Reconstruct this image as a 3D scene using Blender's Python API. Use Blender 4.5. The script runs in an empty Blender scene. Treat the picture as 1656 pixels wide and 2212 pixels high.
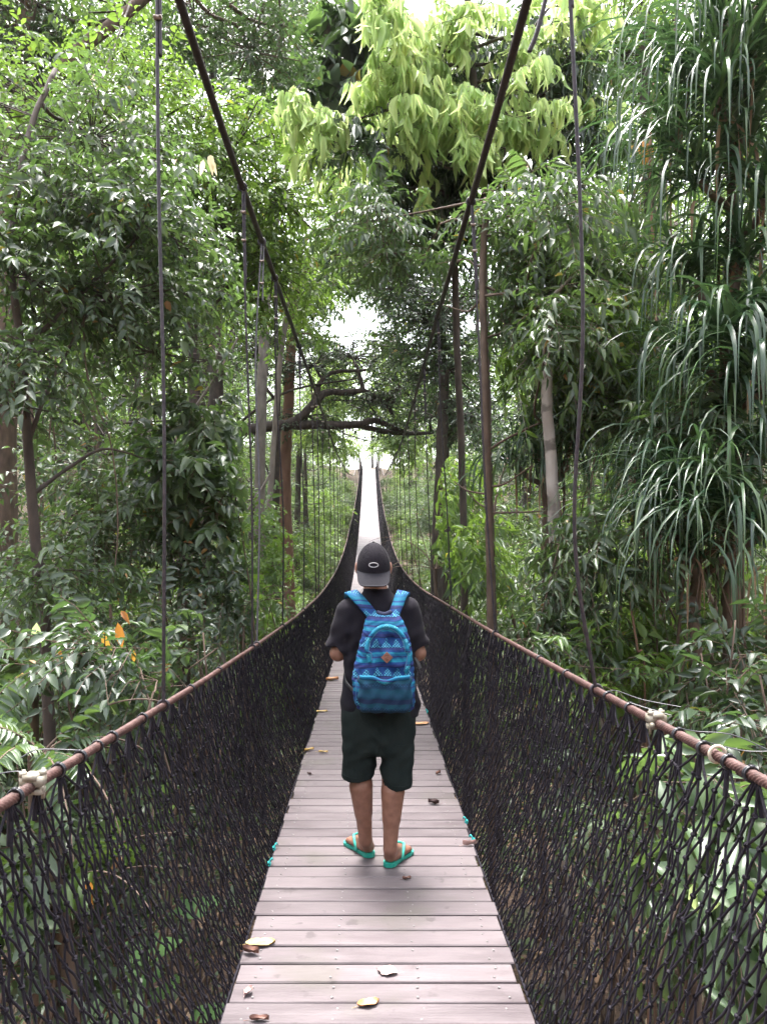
import bpy, math, random
import numpy as np
from mathutils import Vector
sc = bpy.context.scene
COL = sc.collection
R = np.random.default_rng(7)
# ---------------------------------------------------------------- camera
F = 1671.0 / 2212.0                    # focal length in picture heights
EYE = 1.70
def P(px, py, d):
    """a point of the place seen at (px, py) of a 1656 x 2212 picture, d metres ahead"""
    return np.array([(px - 796.0) * d / 1671.0, d, EYE + (1180.0 - py) * d / 1671.0])
cam_d = bpy.data.cameras.new("camera"); cam = bpy.data.objects.new("camera", cam_d); COL.objects.link(cam)
cam_d.sensor_fit = 'VERTICAL'; cam_d.sensor_height = 24.0; cam_d.sensor_width = 18.0; cam_d.lens = 24.0 * F
cam.location = (0, 0, EYE); cam.rotation_euler = (math.pi / 2, 0, 0)
cam_d.shift_x = 32.0 / 2212.0; cam_d.shift_y = 74.0 / 2212.0
cam_d.clip_start = 0.05; cam_d.clip_end = 600
sc.camera = cam
# ---------------------------------------------------------------- mesh helpers
class MB:
    def __init__(s): s.v = []; s.f3 = []; s.f4 = []; s.n = 0; s.rv = []
    def add(s, v, f, rnd=None):
        v = np.asarray(v, dtype=np.float32).reshape(-1, 3); f = np.asarray(f, dtype=np.int32)
        if len(v) == 0 or len(f) == 0: return s
        (s.f3 if f.shape[1] == 3 else s.f4).append(f + s.n)
        s.v.append(v); s.n += len(v)
        if rnd is None: rnd = np.full(len(v), R.random(), dtype=np.float32)
        s.rv.append(np.asarray(rnd, dtype=np.float32)); return s
    def arrays(s): return np.concatenate(s.v), s.f3, s.f4, np.concatenate(s.rv)
def make_mesh(name, mb, mat, smooth=True, origin=(0, 0, 0)):
    v, f3, f4, rv = mb.arrays()
    v = v - np.asarray(origin, dtype=np.float32)
    f3 = np.concatenate(f3) if f3 else np.zeros((0, 3), np.int32)
    f4 = np.concatenate(f4) if f4 else np.zeros((0, 4), np.int32)
    me = bpy.data.meshes.new(name)
    me.vertices.add(len(v)); me.vertices.foreach_set("co", v.astype(np.float32).ravel())
    li = np.concatenate([f3.ravel(), f4.ravel()]).astype(np.int32)
    me.loops.add(len(li)); me.loops.foreach_set("vertex_index", li)
    tot = np.concatenate([np.full(len(f3), 3, np.int32), np.full(len(f4), 4, np.int32)])
    st = np.concatenate([[0], np.cumsum(tot)[:-1]]).astype(np.int32)
    me.polygons.add(len(tot)); me.polygons.foreach_set("loop_start", st); me.polygons.foreach_set("loop_total", tot)
    me.polygons.foreach_set("use_smooth", np.full(len(tot), smooth, dtype=bool))
    a = me.attributes.new("rnd", 'FLOAT', 'POINT'); a.data.foreach_set("value", rv)
    me.update(calc_edges=True)
    if mat is not None: me.materials.append(mat)
    return me
def obj(name, mb, mat, parent=None, smooth=True, origin=None):
    """links the collected shapes as ONE mesh object (in its parent's own coordinates)"""
    o0 = np.zeros(3) if origin is None else np.asarray(origin, float)
    po = np.zeros(3)
    if parent is not None: po = np.array(parent.get("_o", (0, 0, 0)), float); o0 = po
    o = bpy.data.objects.new(name, make_mesh(name, mb, mat, smooth, o0)); COL.objects.link(o)
    if parent is not None: o.parent = parent; o["_o"] = list(map(float, po))
    else: o.location = o0; o["_o"] = list(map(float, o0))
    return o
def tag(o, label=None, cat=None, group=None, kind=None):
    if label: o["label"] = label
    if cat: o["category"] = cat
    if group: o["group"] = group
    if kind: o["kind"] = kind
    return o
def thing(name, label, cat, loc, group=None):
    o = bpy.data.objects.new(name, None); COL.objects.link(o); o.location = tuple(map(float, loc)); o.empty_display_size = .1
    o["_o"] = [float(x) for x in loc]
    return tag(o, label, cat, group)
def kids(o): return [c for c in bpy.data.objects if c.parent == o]
def dup(o, loc, rz=0, s=1.0, label=None, parent=None, ch=None):
    c = o.copy(); COL.objects.link(c)
    if parent is None:
        c.location = loc; c.rotation_euler = (0, 0, rz); c.scale = (s, s, s)
        if label: c["label"] = label
    else: c.parent = parent
    for k in (kids(o) if ch is None else ch): dup(k, None, parent=c)
    return c
def nrm(a):
    a = np.asarray(a, float); return a / np.maximum(np.linalg.norm(a, axis=-1, keepdims=True), 1e-9)
def spline(pts, n):
    """smooth curve through points (Catmull-Rom), n samples"""
    p = np.asarray(pts, float)
    if len(p) < 3: return p[0] + (p[-1] - p[0]) * np.linspace(0, 1, n)[:, None]
    q = np.vstack([2 * p[0] - p[1], p, 2 * p[-1] - p[-2]])
    t = np.linspace(0, len(p) - 1 - 1e-9, n); i = t.astype(int); u = (t - i)[:, None]
    a, b, c, d = q[i], q[i + 1], q[i + 2], q[i + 3]
    return .5 * (2 * b + (c - a) * u + (2 * a - 5 * b + 4 * c - d) * u ** 2 + (3 * b - a - 3 * c + d) * u ** 3)
def frames(p):
    t = nrm(np.gradient(p, axis=0)); up = np.array([0, 0, 1.0]) if abs(t[:, 2]).mean() < .9 else np.array([0, 1.0, 0])
    x = nrm(np.cross(t, up)); y = np.cross(x, t); return t, x, y
def tube(p, r, sides=6, strands=0, pitch=.1, ridge=.16, cap=True):
    p = np.asarray(p, float); n = len(p); r = np.broadcast_to(np.asarray(r, float), (n,))
    t, x, y = frames(p)
    th = np.linspace(0, 2 * np.pi, sides, endpoint=False)
    rr = np.repeat(r[:, None], sides, 1)
    if strands:
        s = np.concatenate([[0], np.cumsum(np.linalg.norm(np.diff(p, axis=0), axis=1))])
        ph = strands * (th[None] - 2 * np.pi * s[:, None] / pitch) / 2
        rr = rr * (1 - ridge + ridge * np.abs(np.cos(ph)) ** .7)
    v = p[:, None] + rr[..., None] * (np.cos(th)[None, :, None] * x[:, None] + np.sin(th)[None, :, None] * y[:, None])
    v = v.reshape(-1, 3)
    i = np.arange(n - 1)[:, None] * sides; j = np.arange(sides)[None]; k = (j + 1) % sides
    f = np.stack([i + j, i + k, i + sides + k, i + sides + j], -1).reshape(-1, 4)
    if cap and sides >= 4:
        e = []
        for b, rev in ((0, True), ((n - 1) * sides, False)):
            for m in range(1, sides - 1, 2):
                q = [b, b + m, b + m + 1, b + min(m + 2, sides - 1)] if m + 2 <= sides - 1 else None
                if q: e.append(q[::-1] if rev else q)
        if e and sides % 2 == 0: f = np.vstack([f, np.array(e)])
    return v, f
def box(c, s, rz=0.0, tilt=None):
    c = np.asarray(c, float); h = np.asarray(s, float) / 2
    v = np.array([[a, b, d] for d in (-1, 1) for b in (-1, 1) for a in (-1, 1)]) * h
    if tilt is not None: v = v @ np.asarray(tilt).T
    cz, sz = math.cos(rz), math.sin(rz)
    v = v @ np.array([[cz, sz, 0], [-sz, cz, 0], [0, 0, 1]]) + c
    f = [[0, 2, 3, 1], [4, 5, 7, 6], [0, 1, 5, 4], [2, 6, 7, 3], [0, 4, 6, 2], [1, 3, 7, 5]]
    return v, np.array(f)
def ball(c, r, nu=8, nv=6, sc3=(1, 1, 1)):
    th = np.linspace(0, np.pi, nv + 1); ph = np.linspace(0, 2 * np.pi, nu, endpoint=False)
    v = np.stack([np.sin(th)[:, None] * np.cos(ph), np.sin(th)[:, None] * np.sin(ph), np.cos(th)[:, None] * np.ones(nu)], -1).reshape(-1, 3)
    v = v * r * np.asarray(sc3) + np.asarray(c)
    i = np.arange(nv)[:, None] * nu; j = np.arange(nu)[None]; k = (j + 1) % nu
    return v, np.stack([i + j, i + nu + j, i + nu + k, i + k], -1).reshape(-1, 4)
def segs(a, b, r, sides=3):
    """many straight rods at once"""
    a = np.asarray(a, float); b = np.asarray(b, float); n = len(a)
    if n == 0: return np.zeros((0, 3)), np.zeros((0, 4), int)
    r = np.broadcast_to(np.asarray(r, float), (n,))
    t = nrm(b - a); up = np.where(np.abs(t[:, 2:3]) > .9, np.array([[1., 0, 0]]), np.array([[0, 0, 1.]]))
    x = nrm(np.cross(t, up)); y = np.cross(t, x)
    th = np.linspace(0, 2 * np.pi, sides, endpoint=False)
    off = r[:, None, None] * (np.cos(th)[None, :, None] * x[:, None] + np.sin(th)[None, :, None] * y[:, None])
    v = np.concatenate([a[:, None] + off, b[:, None] + off], 1).reshape(-1, 3)
    i = np.arange(n)[:, None] * (2 * sides); j = np.arange(sides)[None]; k = (j + 1) % sides
    return v, np.stack([i + j, i + k, i + sides + k, i + sides + j], -1).reshape(-1, 4)
def torus(c, ra, rb, axis, n=16, m=6):
    axis = nrm(np.asarray(axis, float)); u = nrm(np.cross(axis, [0.3, .9, .2])); w = np.cross(axis, u)
    a = np.linspace(0, 2 * np.pi, n, endpoint=False); b = np.linspace(0, 2 * np.pi, m, endpoint=False)
    d = np.cos(a)[:, None] * u + np.sin(a)[:, None] * w
    v = np.asarray(c) + d[:, None] * (ra + rb * np.cos(b))[None, :, None] + (rb * np.sin(b))[None, :, None] * axis
    i = np.arange(n)[:, None]; j = np.arange(m)[None]; i2 = (i + 1) % n; j2 = (j + 1) % m
    return v.reshape(-1, 3), np.stack([i * m + j, i2 * m + j, i2 * m + j2, i * m + j2], -1).reshape(-1, 4)
# ---------------------------------------------------------------- materials
def mat(name):
    m = bpy.data.materials.new(name); m.use_nodes = True; nt = m.node_tree
    return m, nt, nt.nodes["Principled BSDF"]
def ramp(nt, fac, stops, interp='LINEAR'):
    n = nt.nodes.new('ShaderNodeValToRGB'); cr = n.color_ramp; cr.interpolation = interp
    while len(cr.elements) < len(stops): cr.elements.new(.5)
    for e, (p, c) in zip(cr.elements, stops): e.position = p; e.color = (*c, 1)
    nt.links.new(fac, n.inputs[0]); return n.outputs[0]
def noise(nt, scale, detail=4, vec=None, stretch=None):
    tc = nt.nodes.new('ShaderNodeTexCoord'); n = nt.nodes.new('ShaderNodeTexNoise')
    n.inputs['Scale'].default_value = scale; n.inputs['Detail'].default_value = detail
    src = tc.outputs['Object']
    if stretch:
        mp = nt.nodes.new('ShaderNodeMapping'); mp.inputs['Scale'].default_value = stretch; nt.links.new(src, mp.inputs[0]); src = mp.outputs[0]
    nt.links.new(src, n.inputs['Vector']); return n.outputs['Fac']
def mth(nt, op, a, b=None):
    n = nt.nodes.new('ShaderNodeMath'); n.operation = op
    for k, x in enumerate((a, b)):
        if x is None: continue
        if isinstance(x, (int, float)): n.inputs[k].default_value = x
        else: nt.links.new(x, n.inputs[k])
    return n.outputs[0]
def bump(nt, bs, h, strength=.3, dist=.01):
    b = nt.nodes.new('ShaderNodeBump'); b.inputs['Strength'].default_value = strength; b.inputs['Distance'].default_value = dist
    nt.links.new(h, b.inputs['Height']); nt.links.new(b.outputs[0], bs.inputs['Normal'])
def attr(nt, name="rnd"):
    a = nt.nodes.new('ShaderNodeAttribute'); a.attribute_name = name; return a.outputs['Fac']
def mixc(nt, fac, a, b, mode='MIX'):
    n = nt.nodes.new('ShaderNodeMix'); n.data_type = 'RGBA'; n.blend_type = mode
    for k, x in ((0, fac), (6, a), (7, b)):
        if isinstance(x, (int, float)): n.inputs[k].default_value = x
        elif isinstance(x, tuple): n.inputs[k].default_value = (*x, 1)
        else: nt.links.new(x, n.inputs[k])
    return n.outputs[2]
def simple(name, c1, c2=None, scale=20, rough=.6, bmp=.0, spec=.5, stretch=None, metal=0, sheen=0):
    m, nt, bs = mat(name)
    f = noise(nt, scale, 5, stretch=stretch)
    nt.links.new(ramp(nt, f, [(.3, c1), (.7, c2 or c1)]), bs.inputs['Base Color'])
    bs.inputs['Roughness'].default_value = rough; bs.inputs['Specular IOR Level'].default_value = spec; bs.inputs['Metallic'].default_value = metal
    if sheen: bs.inputs['Sheen Weight'].default_value = sheen; bs.inputs['Sheen Roughness'].default_value = .6
    if bmp: bump(nt, bs, f, bmp)
    return m
def leaf_mat(name, stops, trans, tfac=.35, rough=.34, spec=.5):
    """stops: leaf colour by the leaf's own random value; trans: colour of light shining through"""
    m, nt, bs = mat(name)
    c = ramp(nt, attr(nt), stops)
    nt.links.new(c, bs.inputs['Base Color']); rv = mth(nt, 'FRACT', mth(nt, 'MULTIPLY', attr(nt), 23.7)); nt.links.new(mth(nt, 'ADD', mth(nt, 'MULTIPLY', rv, .30), rough - .06), bs.inputs['Roughness']); bs.inputs['Specular IOR Level'].default_value = spec
    tr = nt.nodes.new('ShaderNodeBsdfTranslucent'); nt.links.new(mixc(nt, .55, c, trans), tr.inputs[0])
    mx = nt.nodes.new('ShaderNodeMixShader'); mx.inputs[0].default_value = tfac
    nt.links.new(bs.outputs[0], mx.inputs[1]); nt.links.new(tr.outputs[0], mx.inputs[2])
    nt.links.new(mx.outputs[0], nt.nodes['Material Output'].inputs[0]); return m
# ---------------------------------------------------------------- distance-field surfaces for cloth and bodies
def sdf_mesh(fn, lo, hi, h):
    ax = [np.arange(lo[k], hi[k] + h, h, dtype=np.float32) for k in range(3)]
    X, Y, Z = np.meshgrid(*ax, indexing='ij'); V = fn(X, Y, Z).astype(np.float32); del X, Y, Z
    n = np.array(V.shape); S = V < 0
    c = [S[i:n[0] - 1 + i, j:n[1] - 1 + j, k:n[2] - 1 + k] for i in (0, 1) for j in (0, 1) for k in (0, 1)]
    cnt = sum(x.astype(np.int8) for x in c); ac = np.argwhere((cnt > 0) & (cnt < 8))
    acc = np.zeros((len(ac), 3)); num = np.zeros(len(ac)); cor = [(i, j, k) for i in (0, 1) for j in (0, 1) for k in (0, 1)]
    val = {q: V[ac[:, 0] + q[0], ac[:, 1] + q[1], ac[:, 2] + q[2]] for q in cor}
    for a in cor:
        for d in range(3):
            if a[d]: continue
            b = list(a); b[d] = 1; b = tuple(b); va, vb = val[a], val[b]; m = (va < 0) != (vb < 0)
            t = np.where(m, va / np.where(m, va - vb, 1), 0)
            pt = np.array(a, float)[None] + t[:, None] * (np.array(b) - np.array(a))[None]
            acc += np.where(m[:, None], pt, 0); num += m
    vt = np.asarray(lo) + h * (ac + acc / num[:, None])
    idx = -np.ones(n - 1, np.int32); idx[ac[:, 0], ac[:, 1], ac[:, 2]] = np.arange(len(ac))
    F4 = []
    for d in range(3):
        u, w = [(1, 2), (2, 0), (0, 1)][d]
        sl0 = [slice(0, n[k] - 1) for k in range(3)]; sl0[u] = slice(1, n[u] - 1); sl0[w] = slice(1, n[w] - 1)
        sl1 = list(sl0); sl1[d] = slice(1, n[d])
        A, B = S[tuple(sl0)], S[tuple(sl1)]
        e = np.argwhere(A != B); inside = A[e[:, 0], e[:, 1], e[:, 2]]
        e[:, u] += 1; e[:, w] += 1
        def g(du, dw):
            q = e.copy(); q[:, u] += du; q[:, w] += dw; return idx[q[:, 0], q[:, 1], q[:, 2]]
        q = np.stack([g(-1, -1), g(0, -1), g(0, 0), g(-1, 0)], -1)
        q[~inside] = q[~inside][:, ::-1]; F4.append(q)
    F4 = np.concatenate(F4)
    return vt, F4[(F4 >= 0).all(1)]
def d_cap(X, Y, Z, a, b, r1, r2, sy=1.0):
    """tapered limb from a to b"""
    bx, by, bz = (np.asarray(b, float) - np.asarray(a, float)); L = bx * bx + by * by + bz * bz
    px, py, pz = X - a[0], Y - a[1], Z - a[2]
    t = np.clip((px * bx + py * by + pz * bz) / L, 0, 1)
    return np.sqrt((px - t * bx) ** 2 + ((py - t * by) / sy) ** 2 + (pz - t * bz) ** 2) - (r1 + (r2 - r1) * t)
def d_ell(X, Y, Z, c, r):
    q = np.sqrt(((X - c[0]) / r[0]) ** 2 + ((Y - c[1]) / r[1]) ** 2 + ((Z - c[2]) / r[2]) ** 2)
    return (q - 1) * min(r)
def smin(a, b, k):
    h = np.clip(.5 + .5 * (b - a) / k, 0, 1); return b + (a - b) * h - k * h * (1 - h)
def d_prof(X, Y, Z, zs, cx, ax, cy, by, pw=2.0):
    """stacked ellipses: centre and half-widths by height"""
    a = np.interp(Z, zs, ax); b = np.interp(Z, zs, by); x0 = np.interp(Z, zs, cx); y0 = np.interp(Z, zs, cy)
    q = (np.abs((X - x0) / a) ** pw + np.abs((Y - y0) / b) ** pw) ** (1 / pw)
    d = (q - 1) * np.minimum(a, b)
    return np.maximum(d, np.maximum(zs[0] - Z, Z - zs[-1]))
# ================================================================ the footbridge
def deck_z(y):
    y = np.asarray(y, float); return .00247 * np.maximum(y - 10, 0) ** 2
Y1 = 69.0
XL, XR = -.52, .59
def ipol(y, tab): 
    t = np.array(tab, float); return np.interp(y, t[:, 0], t[:, 1])
def smooth_i(y, tab):
    return sum(ipol(np.asarray(y) + o, tab) for o in (-.8, -.4, 0, .4, .8)) / 5
HRX = {-1: [(0, -.79), (1.64, -.78), (2.9, -.76), (5, -.75), (12, -.75), (20, -.78), (35, -.86), (69, -.7)],
       1: [(0, .86), (1.65, .85), (2.3, .82), (5, .82), (12.3, .80), (20, .8), (35, .86), (69, .78)]}
HRH = {-1: [(0, 1.2), (1.64, 1.15), (2.24, 1.137), (2.88, 1.10), (5, 1.043), (8, .97), (12, .945), (18, .95), (28, 1.0), (35, 1.02), (69, 1.1)],
       1: [(0, 1.22), (1.65, 1.20), (2.3, 1.19), (2.8, 1.18), (5, 1.13), (12.3, 1.04), (18, 1.0), (35, 1.02), (69, 1.1)]}
def rail(side, y):
    y = np.asarray(y, float)
    return np.stack([smooth_i(y, HRX[side]), y, deck_z(y) + smooth_i(y, HRH[side])], -1)
MCZ = {-1: [(-2, 4.6), (1, 4.12), (3.2, 3.96), (5, 3.98), (12.6, 4.03), (18.8, 4.0), (29, 4.45), (43, 5.6), (55, 7.6), (69, 10.9)],
       1: [(-2, 4.7), (1, 4.15), (3.14, 3.93), (5, 3.92), (8.2, 3.96), (11.4, 3.93), (17, 3.98), (34, 4.95), (43, 5.6), (55, 7.6), (69, 10.9)]}
MCX = {-1: [(-2, -.78), (5, -.8), (19, -.8), (40, -.84), (69, -.78)], 1: [(-2, .655), (5, .66), (12, .70), (20, .74), (40, .84), (69, .86)]}
def main_c(side, y):
    y = np.asarray(y, float)
    z = sum(ipol(y + o, MCZ[side]) for o in (-1.5, -.7, 0, .7, 1.5)) / 5
    return np.stack([ipol(y, MCX[side]), y, z], -1)

# --- materials
m, nt, bs = mat("composite planks"); DECK = m
tc = nt.nodes.new('ShaderNodeTexCoord'); sx = nt.nodes.new('ShaderNodeSeparateXYZ'); nt.links.new(tc.outputs['Object'], sx.inputs[0])
g1 = noise(nt, 3.0, 6, stretch=(1, 5, 1)); g2 = noise(nt, 60, 3, stretch=(.15, 3, 1))
base = ramp(nt, attr(nt), [(0, (.074, .059, .064)), (.5, (.097, .079, .084)), (1, (.124, .102, .107))])
c = mixc(nt, ramp(nt, g1, [(.35, (0, 0, 0)), (.75, (.6, .6, .6))]), base, (.170, .146, .151))
c = mixc(nt, ramp(nt, g2, [(.42, (0, 0, 0)), (.8, (.4, .4, .4))]), c, (.050, .040, .041))
st = noise(nt, 9, 3); c = mixc(nt, ramp(nt, st, [(.64, (0, 0, 0)), (.71, (.55, .55, .55))]), c, (.045, .036, .037))
sp = noise(nt, 2.2, 6); c = mixc(nt, ramp(nt, sp, [(.55, (0, 0, 0)), (.68, (.45, .45, .45))]), c, (.075, .072, .055))
nt.links.new(c, bs.inputs['Base Color'])
nt.links.new(ramp(nt, g1, [(.3, (.45,) * 3), (.7, (.65,) * 3)]), bs.inputs['Roughness']); bs.inputs['Specular IOR Level'].default_value = .3
wv = mth(nt, 'SINE', mth(nt, 'MULTIPLY', sx.outputs[1], 2 * math.pi / .0092)); bump(nt, bs, mth(nt, 'ADD', wv, g2), .22, .0015)
m, nt, bs = mat("rusty wire rope"); RUST = m
f = noise(nt, 22, 6); nt.links.new(ramp(nt, f, [(.3, (0.028, 0.011, 0.009)), (.5, (0.065, 0.028, 0.023)), (.72, (0.101, 0.053, 0.047))]), bs.inputs['Base Color'])
bs.inputs['Roughness'].default_value = .62; bs.inputs['Metallic'].default_value = .15; bump(nt, bs, noise(nt, 300, 3), .25, .002)
DARKROPE = simple("dark wire rope", (.014, .008, .009), (.040, .022, .022), 25, .55, .3)
HANGM = simple("grey wire", (.016, .013, .018), (.045, .036, .044), 40, .5, .2, metal=.3)
HANGL = simple("galvanised wire", (.045, .042, .05), (.09, .083, .09), 40, .5, .2, metal=.3)
NETM = simple("black netting cord", (.0055, .0042, .0078), (.015, .012, .019), 60, .75, .2, .25)
GALV = simple("weathered galvanised steel", (.22, .19, .14), (.38, .35, .29), 45, .5, .3, metal=.35)
CLIPM = simple("rusty pale clip", (.18, .13, .11), (.36, .31, .28), 60, .5, .2, metal=.3)
TIEM = simple("black plastic tie", (.012, .012, .015), (.03, .03, .036), 30, .3)
TURQ = simple("turquoise cord", (.02, .36, .36), (.05, .50, .48), 40, .7)
SCREWM = simple("steel screw head", (.12, .11, .11), (.30, .28, .28), 90, .5, metal=.5)
PALE = simple("cream plastic", (.40, .33, .25), (.52, .45, .36), 20, .5)

BR = thing("suspension_footbridge", "long suspension footbridge of grey-pink planks with black side netting and steel cables", "footbridge", (0, 0, 0))
# deck planks
mb = MB(); y = -.4; PITCH = .137; k = 0
while y < Y1:
    yc = y + .0625; dz = float((deck_z(yc + .1) - deck_z(yc - .1)) / .2); z = float(deck_z(yc)); a = math.atan(dz)
    jl, jr = R.normal(0, .006, 2); tw = R.normal(0, .003); hh = R.normal(0, .0012)
    w = .125; b = .004
    prof = np.array([(-w / 2, -.028), (-w / 2, -b), (-w / 2 + b, 0), (w / 2 - b, 0), (w / 2, -b), (w / 2, -.028)])
    vv = []
    for xx, s in ((XL + jl, -1), (XR + jr, 1)):
        for u, h in prof: vv.append((xx, yc + u * math.cos(a) - h * math.sin(a) + s * tw, z + hh + u * math.sin(a) + h * math.cos(a)))
    vv = np.array(vv); ff = [[i, (i + 1) % 6, 6 + (i + 1) % 6, 6 + i] for i in range(6)] + [[0, 5, 2, 1], [2, 5, 4, 3], [6, 7, 8, 11], [8, 9, 10, 11]]
    mb.add(vv, np.array(ff)); y += PITCH; k += 1
np_ = sum(len(f) for f in mb.f4)
for k in range(int(10 / PITCH)):
    for sxx in (-.447, -.13, .187, .505):
        for u in (-.035, .03):
            if R.random() < .93: mb.add(*ball((sxx + R.normal(0, .008), -.4 + .0625 + k * PITCH + u, 0.001), .0055, 8, 4, (1, 1, .45)))
deck = obj("deck", mb, DECK, BR, smooth=False)
deck.data.materials.append(SCREWM); mi = np.ones(len(deck.data.polygons), np.int32); mi[:np_] = 0; deck.data.polygons.foreach_set("material_index", mi)
# steel stringers and cross beams below the planks
mb = MB(); ys = np.linspace(-.4, Y1, 70)
for xx in (-.45, -.13, .19, .5): mb.add(*tube(np.stack([np.full(70, xx), ys, deck_z(ys) - .055], -1), .022, 4))
for yy in np.arange(.6, Y1, 2.1): mb.add(*box((.035, yy, float(deck_z(yy)) - .10), (1.24, .06, .05)))
obj("under_frame", mb, DARKROPE, BR, smooth=False)
def clip_shape(mb, c, ax, s=1.0):
    """small wire-rope grip: saddle plus bolt bow and two nuts"""
    mb.add(*torus(c, .010 * s, .0034 * s, ax, 10, 5)); mb.add(*box(np.asarray(c) + np.array([0, -.008 * s, 0]), (.03 * s, .014 * s, .013 * s)))
    for q in (-1, 1): mb.add(*ball(np.asarray(c) + np.array([q * .011 * s, -.017 * s, 0]), .0058 * s, 6, 4))
for side in (-1, 1):
    # rail cable
    mb = MB(); ys = np.linspace(.6, 4.6, 1350); mb.add(*tube(rail(side, ys), .0135, 24, 7, .098 * side, .32)); ys = np.linspace(4.6, 10, 700); mb.add(*tube(rail(side, ys), .0130, 12, 5, .12 * side, .3))
    ys = np.linspace(10, Y1, 160); mb.add(*tube(rail(side, ys), .0135, 8))
    rc = obj("handrail_cable", mb, RUST, BR)
    # main cable
    mb = MB(); ys = np.linspace(-1.5, 16, 1300); mb.add(*tube(main_c(side, ys), .0205, 18, 5, .16 * side, .24))
    ys = np.linspace(16, Y1, 160); mb.add(*tube(main_c(side, ys), .02, 8))
    mc = obj("main_cable", mb, DARKROPE, BR)
    # lower edge rope of the net
    mb = MB(); ys = np.linspace(.2, Y1, 300); xe = XL - .012 if side < 0 else XR + .012
    mb.add(*tube(np.stack([xe + R.normal(0, .002, 300), ys, deck_z(ys) - .012], -1), .007, 5)); obj("edge_rope", mb, NETM, BR)
    # net
    mb = MB()
    def net(y0, y1, p, rows, r, sides, knots, jit):
        nc = int((y1 - y0) / p); I, J = np.meshgrid(np.arange(nc + 1), np.arange(rows + 1), indexing='ij')
        yy = y0 + (I + .5 * (J % 2)) * p
        f = J / rows
        gy = y0 + np.round((yy - y0) / (3 * p)) * 3 * p
        wgt = np.where(J == 0, .8, np.where(J == 1, .35, 0)); yy = yy * (1 - wgt) + gy * wgt
        yy = yy + .43 * p * J + .03 * f * np.sin(yy * 2.3)          # the net hangs a little askew
        top = rail(side, yy.ravel()).reshape(*yy.shape, 3); top[..., 2] -= .012
        bot = np.stack([np.full(yy.shape, xe), yy, deck_z(yy) - .012], -1)
        pt = top * (1 - f[..., None]) + bot * f[..., None]
        pt[..., 0] += side * .035 * np.sin(np.pi * f) * (1 + .5 * np.sin(yy * 1.7 + side)) 
        ed = np.where((J == 0) | (J == rows), .3, 1.0)[..., None]
        pt += R.normal(0, 1, pt.shape) * ed * np.array([.004, jit, jit * .8])
        a, b = [], []
        for j in range(rows):
            if j % 2 == 0: q = [(0, 0), (0, -1)]
            else: q = [(0, 0), (0, 1)]
            for _, di in q:
                i0 = np.arange(nc + 1); i1 = i0 + di; ok = (i1 >= 0) & (i1 <= nc)
                a.append(pt[i0[ok], j]); b.append(pt[i1[ok], j + 1])
        a = np.concatenate(a); b = np.concatenate(b)
        if knots:       # slightly bent cords near the eye
            mdl = (a + b) / 2 + R.normal(0, .002, a.shape); mb.add(*segs(a, mdl, r, sides)); mb.add(*segs(mdl, b, r, sides))
            kp = pt[:, 1:-1].reshape(-1, 3)
            for ax_ in range(2):
                d = R.normal(0, 1, kp.shape); d = nrm(d) * r * 1.7; mb.add(*segs(kp - d, kp + d, r * 1.75, 5))
            # tied gathers at the rail
            tp = pt[::3, 0]; dn = tp - np.array([0, 0, .075]); mb.add(*segs(tp + [0, 0, .005], dn + R.normal(0, .006, dn.shape), .0065, 5))
        else: mb.add(*segs(a, b, r, sides))
    net(-.3, 6.0, .044, 18, .0034, 5, True, .0036)
    net(6.0, 14, .055, 17, .0054, 3, False, .005)
    net(14, 30, .085, 15, .0065, 3, False, .004)
    net(30, Y1, .17, 8, .0085, 3, False, .004)
    obj("side_net", mb, NETM, BR)
    # hangers
    if side < 0: HY = [(2.88, 2.9), (5.0, 4.9), (5.2, 5.8), (6.75, 6.6), (8.9, 8.9), (11.0, 10.9), (11.6, 11.9)] + [(y_, y_) for y_ in np.arange(13.4, Y1 - 1, 2.1)]
    else: HY = [(2.8, 2.62), (5.0, 5.0), (7.6, 7.6), (9.7, 9.7), (12.1, 11.9)] + [(y_, y_) for y_ in np.arange(14.0, Y1 - 1, 2.1)]
    for n, (yb, yt) in enumerate(HY):
        mb = MB(); b_ = rail(side, yb); t_ = main_c(side, yt); L = t_ - b_
        near = n < 5
        mid1 = b_ + L * .33 + np.array([side * -.012 + R.normal(0, .008), 0, 0]); mid2 = b_ + L * .68 + np.array([R.normal(0, .01), 0, 0])
        if n == 0 and side < 0: mid1 = b_ + L * .36 + np.array([.012, 0, 0])
        if n == 0 and side > 0: mid1 = b_ + L * .2 + np.array([-.055, 0, 0]); mid2 = b_ + L * .5 + np.array([.008, 0, 0])
        pts = spline([b_ - [0, 0, .012], mid1, mid2, t_ + [0, 0, .022]], 260 if near else 12)
        mb.add(*tube(pts, .0072 if near else .0085, 12 if near else 5, 5 if near else 0, .05, .2))
        if near:   # the wire's doubled end around the main cable and its eye
            tl = spline([t_ + [0, 0, .02], t_ + np.array([.012, .01, -.02]), b_ + L * .9 + np.array([.011, 0, 0]), b_ + L * (.84 - .04 * (n % 2)) + np.array([.012, 0, -.01])], 60)
            mb.add(*tube(tl, .0065, 8)); mb.add(*torus(t_, .026, .0075, (0, 1, .1), 16, 6)); mb.add(*torus(b_, .02, .006, (0, 1, -.1), 14, 6))
        if n == 0 and side > 0:
            fr = spline([t_ + [0, 0, -.16], t_ + np.array([-.03, .02, -.33]), t_ + np.array([-.075, .04, -.52]), t_ + np.array([-.105, .05, -.60])], 90)
            mb.add(*tube(fr, .0085, 10, 5, .05, .22))
        h = obj("hanger", mb, HANGL if (n == 2 and side < 0) else HANGM, BR)
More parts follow.
